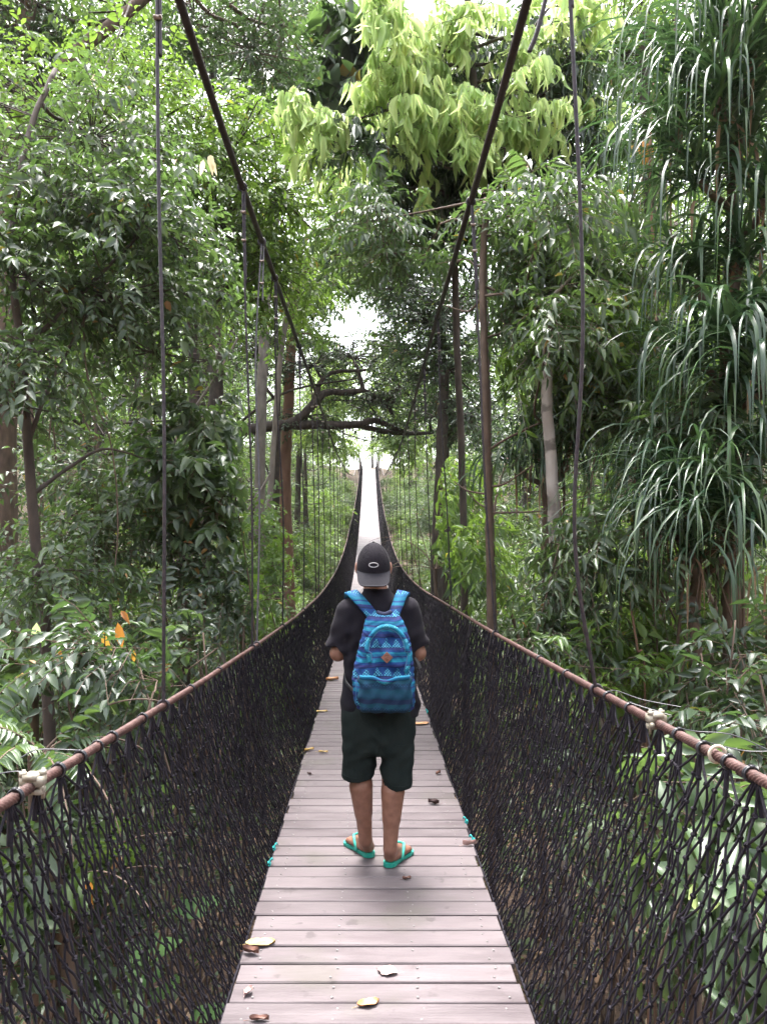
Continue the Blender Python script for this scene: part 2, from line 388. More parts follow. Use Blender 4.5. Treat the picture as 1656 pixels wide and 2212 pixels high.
        if yb < 30:
            for fz in ((.945, .885) if side < 0 or n else (.97, .93)):
                cb = MB(); clip_shape(cb, b_ + L * fz + np.array([.004, 0, 0]), (0, 0, 1), 1.0 if near else 1.4); obj("wire_clip", cb, CLIPM, h)
    # fittings on the rail cable
    def tie(y, tail=None, wrap=True):
        c_ = rail(side, y); b2 = MB(); tdir = nrm(rail(side, y + .05) - rail(side, y - .05))
        b2.add(*torus(c_, .0165, .003, tdir, 14, 5))
        if wrap: b2.add(*torus(c_ + tdir * .007, .0165, .003, tdir, 14, 5)); b2.add(*box(c_ + np.array([0, 0, .0175]), (.010, .011, .007)))
        if tail is not None:
            p_ = spline([c_ + np.array([0, 0, .018])] + [c_ + np.asarray(q) for q in tail], 24); t, x, yv = frames(p_); w_ = .0042
            v_ = np.concatenate([p_ - x * w_, p_ + x * w_, p_ + x * w_ + yv * .0016, p_ - x * w_ + yv * .0016]); n_ = len(p_); i_ = np.arange(n_ - 1)
            f_ = np.concatenate([np.stack([a0 * n_ + i_, a0 * n_ + i_ + 1, a1 * n_ + i_ + 1, a1 * n_ + i_], -1) for a0, a1 in ((0, 1), (1, 2), (2, 3), (3, 0))]); b2.add(v_, f_)
        obj("cable_tie", b2, TIEM, rc)
    if side < 0:
        tie(2.07, [(-.03, .0, .02), (-.10, -.03, .028), (-.135, -.05, .012)]); tie(1.80, [(-.05, 0, .03), (-.16, -.02, .01), (-.28, -.04, -.01)])
        tie(2.32); tie(2.62); tie(1.93, None); tie(1.70, None); tie(3.3, [(.01, .05, -.06), (.05, .1, -.16)]); tie(2.2, None, False); tie(3.9)
    else:
        tie(2.66, [(.03, .0, .02), (.10, -.05, .0), (.20, -.12, -.01)]); tie(2.45, [(.03, -.04, .012), (.09, -.10, .0)]); tie(2.08, [(.04, -.01, .012), (.12, -.05, .012), (.2, -.1, -.02)])
        tie(1.93, [(.03, 0, .01), (.09, -.03, .002), (.155, -.07, .012)]); tie(1.80); tie(1.70); tie(2.8, None, False); tie(3.2); tie(3.7)
    # U-bolt grip
    yg = 1.79 if side < 0 else 2.24
    c_ = rail(side, yg); td = nrm(rail(side, yg + .05) - rail(side, yg - .05)); g = MB()
    xh = nrm(np.cross(td, [0, 0, 1])); Tm = np.stack([xh, td, np.cross(xh, td)], 1)
    g.add(*box(c_ + Tm @ np.array([0, 0, .012]), (.05, .034, .022), tilt=Tm)); g.add(*box(c_ + Tm @ np.array([.0, 0, .022]), (.032, .042, .014), tilt=Tm))
    g.add(*box(c_ + Tm @ np.array([0, .004, -.012]), (.046, .026, .014), tilt=Tm))
    for q in (-1, 1):
        cc = c_ + Tm @ np.array([q * .019, .012 if q > 0 else -.006, .0])
        g.add(*tube(np.stack([cc + Tm @ np.array([0, 0, -.032]), cc + Tm @ np.array([0, 0, .038])]), .0048, 8)); g.add(*tube(np.stack([cc + Tm @ np.array([0, -.004, .024]), cc + Tm @ np.array([0, -.004, .034])]), .0095, 6)); g.add(*ball(cc + Tm @ np.array([0, -.014, -.004]), .0085, 8, 6))
    obj("rope_grip", g, GALV, rc)
    if side > 0:
        g = MB(); c_ = rail(side, 1.86); td = nrm(rail(side, 1.9) - rail(side, 1.8)); g.add(*torus(c_ + [0, 0, .004], .0195, .0045, td, 18, 6)); obj("cable_sleeve", g, PALE, rc)
    # turquoise lashings on the edge rope
    for yl in ((4.33, 4.12) if side < 0 else (4.45, 7.9, 4.75)):
        g = MB(); c_ = np.array([xe, yl, .005]); g.add(*torus(c_, .009, .004, (0, 1, .1), 10, 5)); g.add(*torus(c_ + [0, .008, .003], .009, .004, (0, 1, -.2), 10, 5))
        g.add(*tube(spline([c_ + [0, 0, .01], c_ + [-side * .015, .01, .03], c_ + [-side * .02, .03, .012]], 8), .004, 5)); obj("lashing", g, TURQ, BR)
# far end: landing with two posts
mb = MB(); zt = float(deck_z(Y1))
for xx in (-.82, .9): mb.add(*box((xx, Y1 + .2, zt + .6), (.12, .12, 2.6)))
mb.add(*box((.04, Y1 + .2, zt - .3), (1.6, .12, .14)))
obj("end_portal", mb, simple("grey portal paint", (.32, .31, .30), (.42, .41, .40), 8, .6), BR, smooth=False)
mb = MB(); mb.add(*box((.04, Y1 + 2.2, zt - .1), (2.0, 4.3, .18))); obj("landing", mb, DECK, BR, smooth=False)
# ================================================================ the walker
SKIN, nt, bs = mat("tanned skin")
f = noise(nt, 30, 5); nt.links.new(ramp(nt, f, [(.3, (.185, .086, .057)), (.7, (.26, .128, .087))]), bs.inputs['Base Color'])
bs.inputs['Roughness'].default_value = .5; bs.inputs['Subsurface Weight'].default_value = .08; bs.inputs['Subsurface Radius'].default_value = (.01, .004, .002)
SHIRT = simple("charcoal jersey", (.0085, .0072, .011), (.012, .0105, .015), 9, .9, .0, .10, sheen=.03)
m, nt, bs = mat("dark green twill"); SHORT = m
f = noise(nt, 14, 5); w_ = noise(nt, 500, 2, stretch=(1, 1, .4))
nt.links.new(ramp(nt, f, [(.3, (.0085, .0135, .0130)), (.7, (.014, .020, .019))]), bs.inputs['Base Color']); bs.inputs['Roughness'].default_value = .85
bs.inputs['Specular IOR Level'].default_value = .12; bump(nt, bs, mth(nt, 'ADD', mth(nt, 'MULTIPLY', f, 4.0), w_), .25, .004)
CAPM = simple("black cap twill", (.008, .0065, .010), (.011, .0095, .0135), 120, .9, .15, .12, sheen=.03)
BRIMM = simple("lit brim twill", (.011, .0105, .014), (.015, .0145, .019), 150, .9, .12, .12, sheen=.03)  # the cap's black twill, lightened to hold the light on the brim
EMB = simple("grey emblem thread", (.30, .29, .31), (.38, .37, .39), 90, .5)
HAIR = simple("dark hair", (.010, .008, .008), (.02, .016, .015), 200, .6, .5, stretch=(1, 1, .2))
EYEM = simple("eye", (.7, .68, .66), (.75, .73, .7), 10, .2)
FLIP = simple("turquoise rubber", (.010, .25, .185), (.016, .31, .235), 30, .5, .05)
FLIPS = simple("pale turquoise strap", (.03, .36, .285), (.05, .42, .34), 30, .4)
PX, PY = .05, 4.15
PER = thing("person", "man in black t-shirt, dark shorts, backward cap and flip-flops standing on the bridge deck", "person", (PX, PY, 0))
fl = np.array
Lk, La, Lh = (-.044, 4.17, .47), (-.016, 4.215, .095), fl([.004, 4.235, 0])
Rk, Ra, Rh = (.130, 4.13, .46), (.114, 4.10, .095), fl([.108, 4.105, 0])
def fdir(a): return fl([math.sin(a), math.cos(a), 0.0])
FA = {-1: (Lh, math.radians(-31)), 1: (Rh, math.radians(29))}
Lel, Rel = (-.165, 4.165, 1.125), (.264, 4.165, 1.125)
Lwr, Rwr = (-.035, 4.37, 1.165), (.135, 4.37, 1.165)
Lsh, Rsh = (-.115, 4.145, 1.35), (.212, 4.145, 1.362)
def body(X, Y, Z):
    hx, hy, hz = .026, 4.172, 1.602
    d = d_ell(X, Y, Z, (hx, hy - .005, hz + .004), (.076, .095, .100))
    d = smin(d, d_ell(X, Y, Z, (hx, hy + .035, hz - .06), (.056, .062, .062)), .03)       # jaw
    d = smin(d, d_cap(X, Y, Z, (hx, hy + .09, hz + .015), (hx, hy + .112, hz - .022), .010, .015), .014)   # nose
    d = smin(d, d_cap(X, Y, Z, (hx - .022, hy + .083, hz - .053), (hx + .022, hy + .083, hz - .053), .009, .009), .008)  # lips
    for s in (-1, 1):
        d = np.maximum(d, -d_ell(X, Y, Z, (hx + s * .031, hy + .098, hz + .012), (.017, .014, .011)))
        e = d_ell(X, Y, Z, (hx + s * .088, hy - .012, hz - .018), (.013, .020, .033))
        e = np.maximum(e, -d_ell(X, Y, Z, (hx + s * .100, hy - .004, hz - .016), (.010, .010, .018)))
        d = smin(d, e, .008)
    d = smin(d, d_cap(X, Y, Z, (.045, 4.142, 1.38), (.030, 4.15, 1.545), .066, .061), .025)
    d = smin(d, d_prof(X, Y, Z, [.7, .9, 1.1, 1.3, 1.40, 1.44, 1.46], [.055] * 5 + [.045] * 2, [.15, .16, .155, .16, .12, .05, .02], [4.155] * 7, [.09, .09, .09, .095, .07, .04, .02]), .03)
    for sh, el, wr in ((Lsh, Lel, Lwr), (Rsh, Rel, Rwr)):
        d = smin(d, d_cap(X, Y, Z, sh, el, .052, .041), .02); d = smin(d, d_cap(X, Y, Z, el, wr, .041, .027), .012)
        el2 = fl(el) + (fl(wr) - fl(el)) * .25; d = smin(d, d_cap(X, Y, Z, el, el2, .042, .043), .01)
    for s, hp, kn, an in ((-1, (-.035, 4.155, .80), Lk, La), (1, (.145, 4.15, .80), Rk, Ra)):
        d = smin(d, d_cap(X, Y, Z, hp, kn, .080, .058), .02); d = smin(d, d_cap(X, Y, Z, kn, an, .058, .036), .012)
        kn, an = fl(kn), fl(an); c1 = kn + (an - kn) * .17 + [s * .002, -.016, 0]; c2 = kn + (an - kn) * .55 + [0, -.010, 0]
        d = smin(d, d_cap(X, Y, Z, c1, c2, .062, .045), .02)
        h, a = FA[s]; u = fdir(a); sd = fl([u[1], -u[0], 0]); z0 = fl([0, 0, 1.0])
        d = smin(d, d_cap(X, Y, Z, an, h + z0 * .055 + u * .012, .033, .034), .012)
        d = smin(d, d_cap(X, Y, Z, an - sd * .02 + u * .005, an + sd * .02 + u * .005, .018, .018), .01)      # ankle bones
        d = smin(d, d_cap(X, Y, Z, h + z0 * .050 + u * .012, h + z0 * .048 + u * .03, .029, .030), .01)       # heel
        d = smin(d, d_cap(X, Y, Z, h + z0 * .075 + u * .05, h + z0 * .042 + u * .165, .034, .022), .02)
        for o in (-.022, 0, .022): d = smin(d, d_cap(X, Y, Z, h + z0 * .045 + u * .04 + sd * o * .6, h + z0 * .036 + u * .185 + sd * o * 1.15, .024, .017), .012)
        for k, (o, ln, r) in enumerate(((-.030, .052, .0125), (-.011, .048, .0095), (.006, .042, .009), (.021, .034, .0085), (.034, .026, .008))):
            o = o if s > 0 else -o
            b0 = h + z0 * .036 + u * (.185 - abs(o + .01 * s) * .3) + sd * o * .95
            d = smin(d, d_cap(X, Y, Z, b0, b0 + u * ln * .9 + z0 * -.005 + sd * o * .12, r, r * .9), .004)
    for s, wr in ((-1, Lwr), (1, Rwr)):       # hands, loosely curled before the belly
        w = fl(wr); u = nrm(fl([-s * .55, .75, .08])); up = fl([0, 0, 1.0]); sd = nrm(np.cross(u, up)) * s; pn = up
        pc = w + u * .055
        for o in (-.028, -.010, .010, .028): d = smin(d, d_cap(X, Y, Z, w + u * .01 + pn * o * .5, w + u * .095 + pn * o, .019, .0135), .012)
        for o, ln in ((-.033, .058), (-.011, .074), (.011, .080), (.033, .072)):
            p0 = w + u * .10 + pn * o; q = -sd
            p1 = p0 + (u * .8 + q * .35) * ln * .45; p2 = p1 + (u * .3 + q * .9) * ln * .33; p3 = p2 + (-u * .35 + q * .9) * ln * .25
            d = smin(d, d_cap(X, Y, Z, p0, p1, .0092, .0086), .003); d = smin(d, d_cap(X, Y, Z, p1, p2, .0086, .008), .002); d = smin(d, d_cap(X, Y, Z, p2, p3, .008, .0072), .002)
        t0 = w + u * .035 + pn * .024; t1 = t0 + u * .03 + pn * .026 - sd * .008; t2 = t1 + u * .032 + pn * .006 - sd * .012
        d = smin(d, d_cap(X, Y, Z, t0, t1, .014, .0105), .008); d = smin(d, d_cap(X, Y, Z, t1, t2, .0105, .0085), .003)
    return d
mb = MB(); mb.add(*sdf_mesh(body, (-.27, 3.98, .012), (.37, 4.55, 1.75), .0055)); obj("body", mb, SKIN, PER)
for s in (-1, 1): obj("eye", MB().add(*ball((.026 + s * .031, 4.172 + .083, 1.614), .011, 10, 8)), EYEM, PER)
def hairf(X, Y, Z):
    d = d_ell(X, Y, Z, (.026, 4.160, 1.615), (.083, .102, .108)); d = np.maximum(d, Y - 4.19 - (Z - 1.6) * .8); d = np.maximum(d, 1.518 + .012 * np.cos((X - .026) * 40) - Z)
    return np.maximum(d, Z - 1.59)
mb = MB(); mb.add(*sdf_mesh(hairf, (-.08, 4.03, 1.48), (.13, 4.30, 1.70), .005)); obj("hair", mb, HAIR, PER)
def wr_(X, Y, Z, s=0.0):
    a = X * 1.0 + .25 * np.sin(Z * 9 + s) * .1
    return np.sin(a * 38 + Z * 14 + s) * np.sin(Z * 23 - X * 17 + 2.1 * s) + .6 * np.sin(X * 71 - Z * 47 + s * 3) * np.sin(Z * 31 + X * 20 + s)
def shirt(X, Y, Z):
    zs = [.78, .83, .90, 1.0, 1.12, 1.24, 1.32, 1.375, 1.41, 1.437, 1.46, 1.475]
    d = d_prof(X, Y, Z, zs, [.060] * 6 + [.055, .052, .050, .046, .042, .04], [.205, .208, .203, .196, .192, .192, .186, .168, .130, .092, .073, .071],
               [4.15] * 8 + [4.147] * 4, [.118, .120, .116, .112, .116, .122, .118, .106, .092, .082, .074, .072], 2.3)
    for sh, el, s in ((Lsh, Lel, -1), (Rsh, Rel, 1)):
        e = fl(el) + fl([s * .004, 0, -.02]); sl = d_cap(X, Y, Z, fl(sh) + [s * -.012, 0, -.005], e, .075, .070)
        ax = nrm(e - fl(sh)); q = (X - e[0]) * ax[0] + (Y - e[1]) * ax[1] + (Z - e[2]) * ax[2]
        sl = np.maximum(sl, q + .058); inn = np.maximum(d_cap(X, Y, Z, sh, e, .047, .047), -(q + .098)); sl = np.maximum(sl, -inn)
        d = smin(d, sl, .035)
    near = np.exp(-((Z - 1.17) / .10) ** 2)
    d = d - .0055 * wr_(X, Y, Z, 1.0) * (.35 + near) - .006 * np.exp(-((Z - .86) / .04) ** 2) * np.sin(X * 45 + Y * 20 + np.sin(Z * 30))
    hem = .795 + .010 * np.sin(X * 13 + 1) + .006 * np.sin(X * 31)
    d = np.maximum(d, hem - Z)
    d = np.maximum(d, -d_cap(X, Y, Z, (.045, 4.145, 1.40), (.028, 4.162, 1.58), .064, .072))   # neck opening
    return d
mb = MB(); mb.add(*sdf_mesh(shirt, (-.30, 3.96, .76), (.40, 4.34, 1.50), .0058)); ts = obj("t_shirt", mb, SHIRT, PER)
mb = MB(); th = np.linspace(0, 2 * np.pi, 40)
mb.add(*tube(np.stack([.041 + .0675 * np.cos(th), 4.150 + .069 * np.sin(th), 1.447 + .012 * np.sin(th)], -1), .0058, 6)); obj("collar", mb, SHIRT, ts)
def shorts(X, Y, Z):
    d = d_prof(X, Y, Z, [.55, .62, .70, .80, .95, .98], [.055, .053, .052, .054, .056, .056], [.12, .165, .188, .190, .178, .175], [4.15] * 6, [.08, .115, .125, .124, .11, .108], 2.3)
    d = np.maximum(d, .595 - Z)
    for s, a, b, r1, r2, hz in ((-1, (-.036, 4.155, .82), (-.058, 4.175, .44), .104, .089, .462), (1, (.143, 4.145, .82), (.150, 4.130, .41), .102, .081, .428)):
        g = d_cap(X, Y, Z, a, b, r1, r2, 1.08)
        hem = hz - .012 * np.cos((X - b[0]) * 22) + (X - b[0]) * (-.06 * s); g = np.maximum(g, hem - Z)
        g = np.maximum(g, -np.maximum(d_cap(X, Y, Z, a, b, r1 - .014, r2 - .012, 1.08), Z - hz - .06))
        d = smin(d, g, .028)
    d = d - .0050 * wr_(X, Y, Z, 2.4) * (.3 + np.exp(-((Z - .60) / .10) ** 2)) - .004 * np.exp(-((X - .055) / .05) ** 2) * np.sin(Z * 70 + X * 60)
    d = np.minimum(d, d + 0) 
    return np.maximum(d, Z - .97)
mb = MB(); mb.add(*sdf_mesh(shorts, (-.20, 3.98, .40), (.30, 4.34, .99), .0058)); sh_ = obj("shorts", mb, SHORT, PER)
def proj(fn, x, z, y0=3.7, y1=4.3):
    """first surface met going forward at (x, z)"""
    ys = np.linspace(y0, y1, 400); x = np.atleast_1d(x); z = np.atleast_1d(z)
    V = fn(np.repeat(x[:, None], 400, 1), np.repeat(ys[None], len(x), 0), np.repeat(z[:, None], 400, 1)) < 0
    return np.where(V.any(1), ys[V.argmax(1)], np.nan)
mb = MB(); zz = np.array([.67, .66, .655, .66]); xx = np.array([.12, .15, .18, .205]); mb.add(*tube(np.stack([xx, proj(shorts, xx, zz) - .001, zz], -1), .0028, 5))
obj("pocket_seam", mb, SHORT, sh_); mb = MB()
zz = np.linspace(.70, .48, 16); xx = np.linspace(-.118, -.128, 16); mb.add(*tube(np.stack([xx, proj(shorts, xx, zz) - .0005, zz], -1), .0022, 5))
obj("side_seam", mb, SHORT, sh_); mb = MB()
zz = np.linspace(.78, .62, 12); xx = np.full(12, .052); mb.add(*tube(np.stack([xx, proj(shorts, xx, zz) - .0002, zz], -1), .0022, 5)); obj("back_seam", mb, SHORT, sh_)
for s, b, hz, r in ((-1, (-.058, 4.175), .462, .089), (1, (.150, 4.130), .428, .081)):
    xx = np.linspace(b[0] - r * .86, b[0] + r * .86, 24); zz = hz + .026 - .012 * np.cos((xx - b[0]) * 22) + (xx - b[0]) * (-.06 * s); yy = proj(shorts, xx, zz); ok = ~np.isnan(yy)
    if ok.sum() > 4: obj("hem_seam", MB().add(*tube(np.stack([xx, yy - .0006, zz], -1)[ok], .0024, 5)), SHORT, sh_)
# cap worn back to front
CC = fl([.026, 4.166, 1.583]); CR = (.0925, .110, .137)
def cedge(Y): return 1.582 + (Y - 4.166) * .26
def capf(X, Y, Z):
    d = d_ell(X, Y, Z, CC, CR); d = np.maximum(d, cedge(Y) - Z - .004 * 0)
    return np.maximum(d, -np.maximum(d_ell(X, Y, Z, CC, tuple(r - .006 for r in CR)), cedge(Y) - Z - .02 + .0 * X))
def capp(az, el, k=1.0):
    return CC + np.stack([CR[0] * np.sin(az) * np.cos(el), -CR[1] * np.cos(az) * np.cos(el), CR[2] * np.sin(el)], -1) * k
mb = MB(); mb.add(*sdf_mesh(capf, (-.08, 4.04, 1.53), (.135, 4.29, 1.735), .0042))
for k in range(6):
    az = k * math.pi / 3 ; el = np.linspace(math.pi / 2, -.12, 30); p = capp(np.full(30, az), el, 1.001); p = p[p[:, 2] > cedge(p[:, 1])]
    mb.add(*tube(p, .0016, 5))
for s in (-1, 1): mb.add(*torus(capp(s * .42, .62, 1.004), .0032, .0012, capp(s * .42, .62) - CC, 10, 5))
cap = obj("cap", mb, CAPM, PER)
mb = MB(); mb.add(*ball(CC + [0, 0, CR[2] + .001], .0085, 10, 6, (1, 1, .6))); obj("cap_button", mb, CAPM, cap)
mb = MB(); th = np.linspace(0, 2 * np.pi, 41)
az = .265 * np.cos(th) ; el = .135 + .085 * np.sin(th); p = capp(az, el, 1.006); mb.add(*tube(p, .0026, 6)); 
obj("cap_emblem", mb, EMB, cap)
ns, nv = 41, 12; s_ = np.linspace(-1, 1, ns)[:, None]; v_ = np.linspace(0, 1, nv)[None]
yr = 4.166 - .107 * np.sqrt(np.clip(1 - (s_ * .93) ** 2, 0, 1)); cor = (1 - np.abs(s_) ** 7) ** (1 / 2.5)
ext = v_ * (cor * .9 + .1)
BXv = .026 + .0905 * s_ * (1 - .03 * v_ ** 2) * np.ones_like(v_); yb_ = yr + (4.166 - .107 - .066 - yr) * ext; zb_ = cedge(yr) + .004 - (.058 * ext) - .010 * s_ ** 2 * v_ - .006 * ext ** 2
top_ = np.stack([BXv, yb_, zb_], -1).reshape(-1, 3); nb = len(top_)
i = np.arange(ns - 1)[:, None] * nv + np.arange(nv - 1)[None]; i = i.ravel(); q1 = np.stack([i, i + 1, i + nv + 1, i + nv], -1); q2 = (q1 + nb)[:, ::-1]
rim = np.concatenate([np.arange(nv), np.arange(1, ns) * nv + nv - 1, np.arange(nv - 2, -1, -1) + (ns - 1) * nv, np.arange(ns - 2, -1, -1) * nv])
q3 = np.stack([rim[:-1], rim[1:], rim[1:] + nb, rim[:-1] + nb], -1)
mb = MB(); mb.add(np.concatenate([top_, top_ + [0, .0035, -.0045]]), np.concatenate([q1, q2, q3])); brim = obj("cap_brim", mb, BRIMM, cap)
# flip-flops
for s in (-1, 1):
    h, a = FA[s]; u = fdir(a); sd = fl([u[1], -u[0], 0])
    t = np.linspace(0, 1, 30); L0 = -.028; Ls = .275
    wl = np.interp(t, [0, .03, .12, .3, .5, .7, .85, .95, 1], [.004, .024, .036, .034, .037, .046, .045, .03, .006])
    bend = np.interp(t, [0, .5, 1], [0, -.004, .004]) * s
    lo = [h + u * (L0 + Ls * tt) + sd * (-w + b) for tt, w, b in zip(t, wl, bend)]; hi = [h + u * (L0 + Ls * tt) + sd * (w + b) for tt, w, b in zip(t, wl, bend)]
    lo, hi = fl(lo), fl(hi); th_ = np.interp(t, [0, .6, 1], [.022, .017, .013])[:, None] * fl([0, 0, 1.0])
    z0 = fl([0, 0, .004]); v = np.concatenate([lo + z0, hi + z0, hi + z0 + th_, lo + z0 + th_]); n_ = 30; i_ = np.arange(n_ - 1)
    f = np.concatenate([np.stack([a0 * n_ + i_, a0 * n_ + i_ + 1, a1 * n_ + i_ + 1, a1 * n_ + i_], -1) for a0, a1 in ((0, 1), (1, 2), (2, 3), (3, 0))] + [fl([[0, 30, 60, 90], [29, 119, 89, 59]])])
    mb = MB(); mb.add(v, f.astype(int)); ff = obj("flip_flop", mb, FLIP, PER, smooth=False)
    mb = MB(); z1 = fl([0, 0, 1.0]); toe = h + u * .185 + sd * (-.012 * s)
    for q in (-1, 1):
        mb.add(*tube(spline([h + u * .075 + sd * q * .040 + z1 * .02, h + u * .088 + sd * q * .040 + z1 * .050, h + u * .125 + sd * q * .026 + z1 * .078, h + u * .165 + sd * (q * .008 - .008 * s) + z1 * .070, toe + z1 * .048, toe + z1 * .02], 22), np.interp(np.arange(22), [0, 8, 21], [.0075, .008, .0055]), 8))
    obj("toe_strap", mb, FLIPS, ff)
# ================================================================ backpack (worn, a thing of its own)
def pack_mat(name, stops, dots, per=.118, off=0.0, scale=(1, 1, 1)):
    m, nt, bs = mat(name); tc = nt.nodes.new('ShaderNodeTexCoord'); s = nt.nodes.new('ShaderNodeSeparateXYZ'); nt.links.new(tc.outputs['Object'], s.inputs[0])
    wv = noise(nt, 7, 3); z = mth(nt, 'ADD', s.outputs[2], mth(nt, 'MULTIPLY', wv, .045)); z = mth(nt, 'ADD', z, off); x = mth(nt, 'ADD', s.outputs[0], mth(nt, 'MULTIPLY', wv, .03))
    v = mth(nt, 'FRACT', mth(nt, 'DIVIDE', z, per)); c = ramp(nt, v, stops, 'CONSTANT')
    q = mth(nt, 'DIVIDE', mth(nt, 'SUBTRACT', v, .30), .30); u = mth(nt, 'FRACT', mth(nt, 'DIVIDE', x, .052)); tri = mth(nt, 'MULTIPLY', mth(nt, 'ABSOLUTE', mth(nt, 'SUBTRACT', u, .5)), 2.0)
    m1 = mth(nt, 'LESS_THAN', tri, mth(nt, 'SUBTRACT', 1.0, q)); m2 = mth(nt, 'MULTIPLY', mth(nt, 'GREATER_THAN', q, 0.0), mth(nt, 'LESS_THAN', q, 1.0))
    g = mth(nt, 'MULTIPLY', mth(nt, 'SINE', mth(nt, 'MULTIPLY', x, 2 * math.pi / .0145)), mth(nt, 'SINE', mth(nt, 'MULTIPLY', z, 2 * math.pi / .0145)))
    dm = mth(nt, 'MULTIPLY', mth(nt, 'MULTIPLY', m1, m2), mth(nt, 'GREATER_THAN', g, .12)); c = mixc(nt, dm, c, dots)
    c = mixc(nt, ramp(nt, noise(nt, 40, 3), [(.4, (0, 0, 0)), (.7, (.25, .25, .25))]), c, (.02, .03, .08))
    nt.links.new(c, bs.inputs['Base Color']); bs.inputs['Roughness'].default_value = .8; bs.inputs['Specular IOR Level'].default_value = .2
    bump(nt, bs, noise(nt, 420, 2), .2, .002); return m
T1, B1, I1, N1, C1 = (.006, .085, .180), (.006, .036, .135), (.016, .022, .098), (.004, .012, .050), (.008, .135, .215)
PK = pack_mat("woven blue pattern", [(0, T1), (.08, C1), (.14, B1), (.20, I1), (.27, N1), (.30, B1), (.60, N1), (.64, I1), (.72, B1), (.80, C1), (.90, T1), (.95, I1)], (.07, .30, .38), .150)
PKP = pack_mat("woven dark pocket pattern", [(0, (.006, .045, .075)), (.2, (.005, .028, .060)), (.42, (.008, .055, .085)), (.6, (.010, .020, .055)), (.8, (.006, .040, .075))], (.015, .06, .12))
PKS = pack_mat("woven strap pattern", [(0, C1), (.15, T1), (.3, B1), (.6, N1), (.66, I1), (.75, C1), (.9, B1)], (.05, .24, .31), .10, .03)
PKF = pack_mat("woven bright flap pattern", [(0, C1), (.35, (.012, .16, .24)), (.55, I1), (.65, T1), (.85, C1)], (.08, .30, .36), .07)
LEA = simple("brown leather", (.16, .062, .042), (.23, .10, .07), 70, .55, .2)
LEAD = simple("pressed leather mark", (.10, .04, .022), (.13, .055, .03), 60, .6)
WEB = simple("black webbing", (.012, .012, .014), (.02, .02, .023), 200, .7, .3)
ZIPM = simple("indigo piping", (.03, .10, .20), (.04, .13, .24), 60, .6)
BP = thing("backpack", "blue and turquoise patterned backpack with a leather diamond patch on the man's back", "backpack", (.08, 3.95, .87))
bo = fl([.08, 3.95, .87])
def pack(X, Y, Z):
    zs = [.862, .875, .92, 1.02, 1.10, 1.18, 1.26, 1.32, 1.345, 1.358]
    d = d_prof(X, Y, Z, zs, [.088, .086, .080, .075, .078, .084, .084, .079, .078, .078], [.128, .144, .156, .160, .150, .135, .117, .096, .080, .050],
               [3.965, 3.96, 3.955, 3.955, 3.96, 3.968, 3.98, 3.992, 4.0, 4.005], [.070, .082, .090, .090, .084, .076, .066, .052, .042, .025], 3.2)
    # slack cloth: a dip below the top flap, big soft creases and fine ones
    d = d + .026 * np.exp(-(((X - .118) / .040) ** 2 + ((Z - 1.225) / .030) ** 2)) * (Y < 3.97) + .018 * np.exp(-(((X - .13) / .05) ** 2 + ((Z - 1.075) / .028) ** 2)) * (Y < 3.95)
    d = d + .008 * np.exp(-(((X - .0) / .04) ** 2 + ((Z - 1.12) / .06) ** 2)) * (Y < 3.95)
    fc = np.exp(-((X - .08) / .085) ** 4)
    u = X * .8 + (Z - 1.1) * .9; w = X * .7 - (Z - 1.1) * .75
    d = d - fc * .0085 * np.sin(u * 58 + 2 * np.sin(w * 20)) * np.exp(-((Z - 1.16) / .10) ** 2) - fc * .0065 * np.sin(w * 66 + 1.5 * np.sin(u * 25)) * np.exp(-((Z - 1.05) / .14) ** 2)
    d = d - .008 * np.exp(-((np.abs(X - .125 - (1.25 - Z) * .1) / .012) ** 2 + ((Z - 1.20) / .06) ** 2)) 
    return d - .0016 * np.sin(X * 150 + np.sin(Z * 60) * 2) * np.sin(Z * 130 + X * 40)
mb = MB(); mb.add(*sdf_mesh(pack, (-.11, 3.83, .84), (.27, 4.07, 1.38), .0048)); bag = obj("bag_body", mb, PK, BP)
def pocket(X, Y, Z):
    c = d_prof(X, Y, Z, [.868, .885, .95, 1.02, 1.048, 1.056], [.082] * 6, [.118, .130, .137, .132, .126, .118], [3.91, 3.905, 3.9, 3.898, 3.898, 3.9], [.055, .066, .074, .066, .056, .035], 3.5)
    sag = 1.052 - .020 * np.exp(-((X - .085) / .06) ** 2) 
    c = np.maximum(c, Z - sag); c = c - .0035 * np.sin((X * .6 + Z) * 65 + np.sin(X * 40)) * np.exp(-((Z - 1.02) / .05) ** 2) - .002 * np.sin(X * 90 - Z * 60)
    return c
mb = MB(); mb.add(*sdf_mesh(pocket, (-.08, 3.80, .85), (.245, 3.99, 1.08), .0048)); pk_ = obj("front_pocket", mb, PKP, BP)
x_ = np.linspace(-.045, .205, 40); z_ = 1.050 - .020 * np.exp(-((x_ - .085) / .06) ** 2) + .003 * np.sin(x_ * 60)
y_ = proj(pocket, x_, z_ - .012); ok = ~np.isnan(y_); p = np.stack([x_, y_, z_], -1)[ok]
t_, fx, fy = frames(p); mb = MB(); pv = []
for k, (a, b) in enumerate(((-.002, -.012), (-.007, -.008), (-.008, .002), (-.003, .010), (.004, .010))): pv.append(p + [0, a, b])
pv = fl(pv); n_ = len(p); i_ = np.arange(n_ - 1); mb.add(pv.reshape(-1, 3), np.concatenate([np.stack([k * n_ + i_, k * n_ + i_ + 1, (k + 1) * n_ + i_ + 1, (k + 1) * n_ + i_], -1) for k in range(4)])); obj("pocket_flap", mb, PKF, pk_)
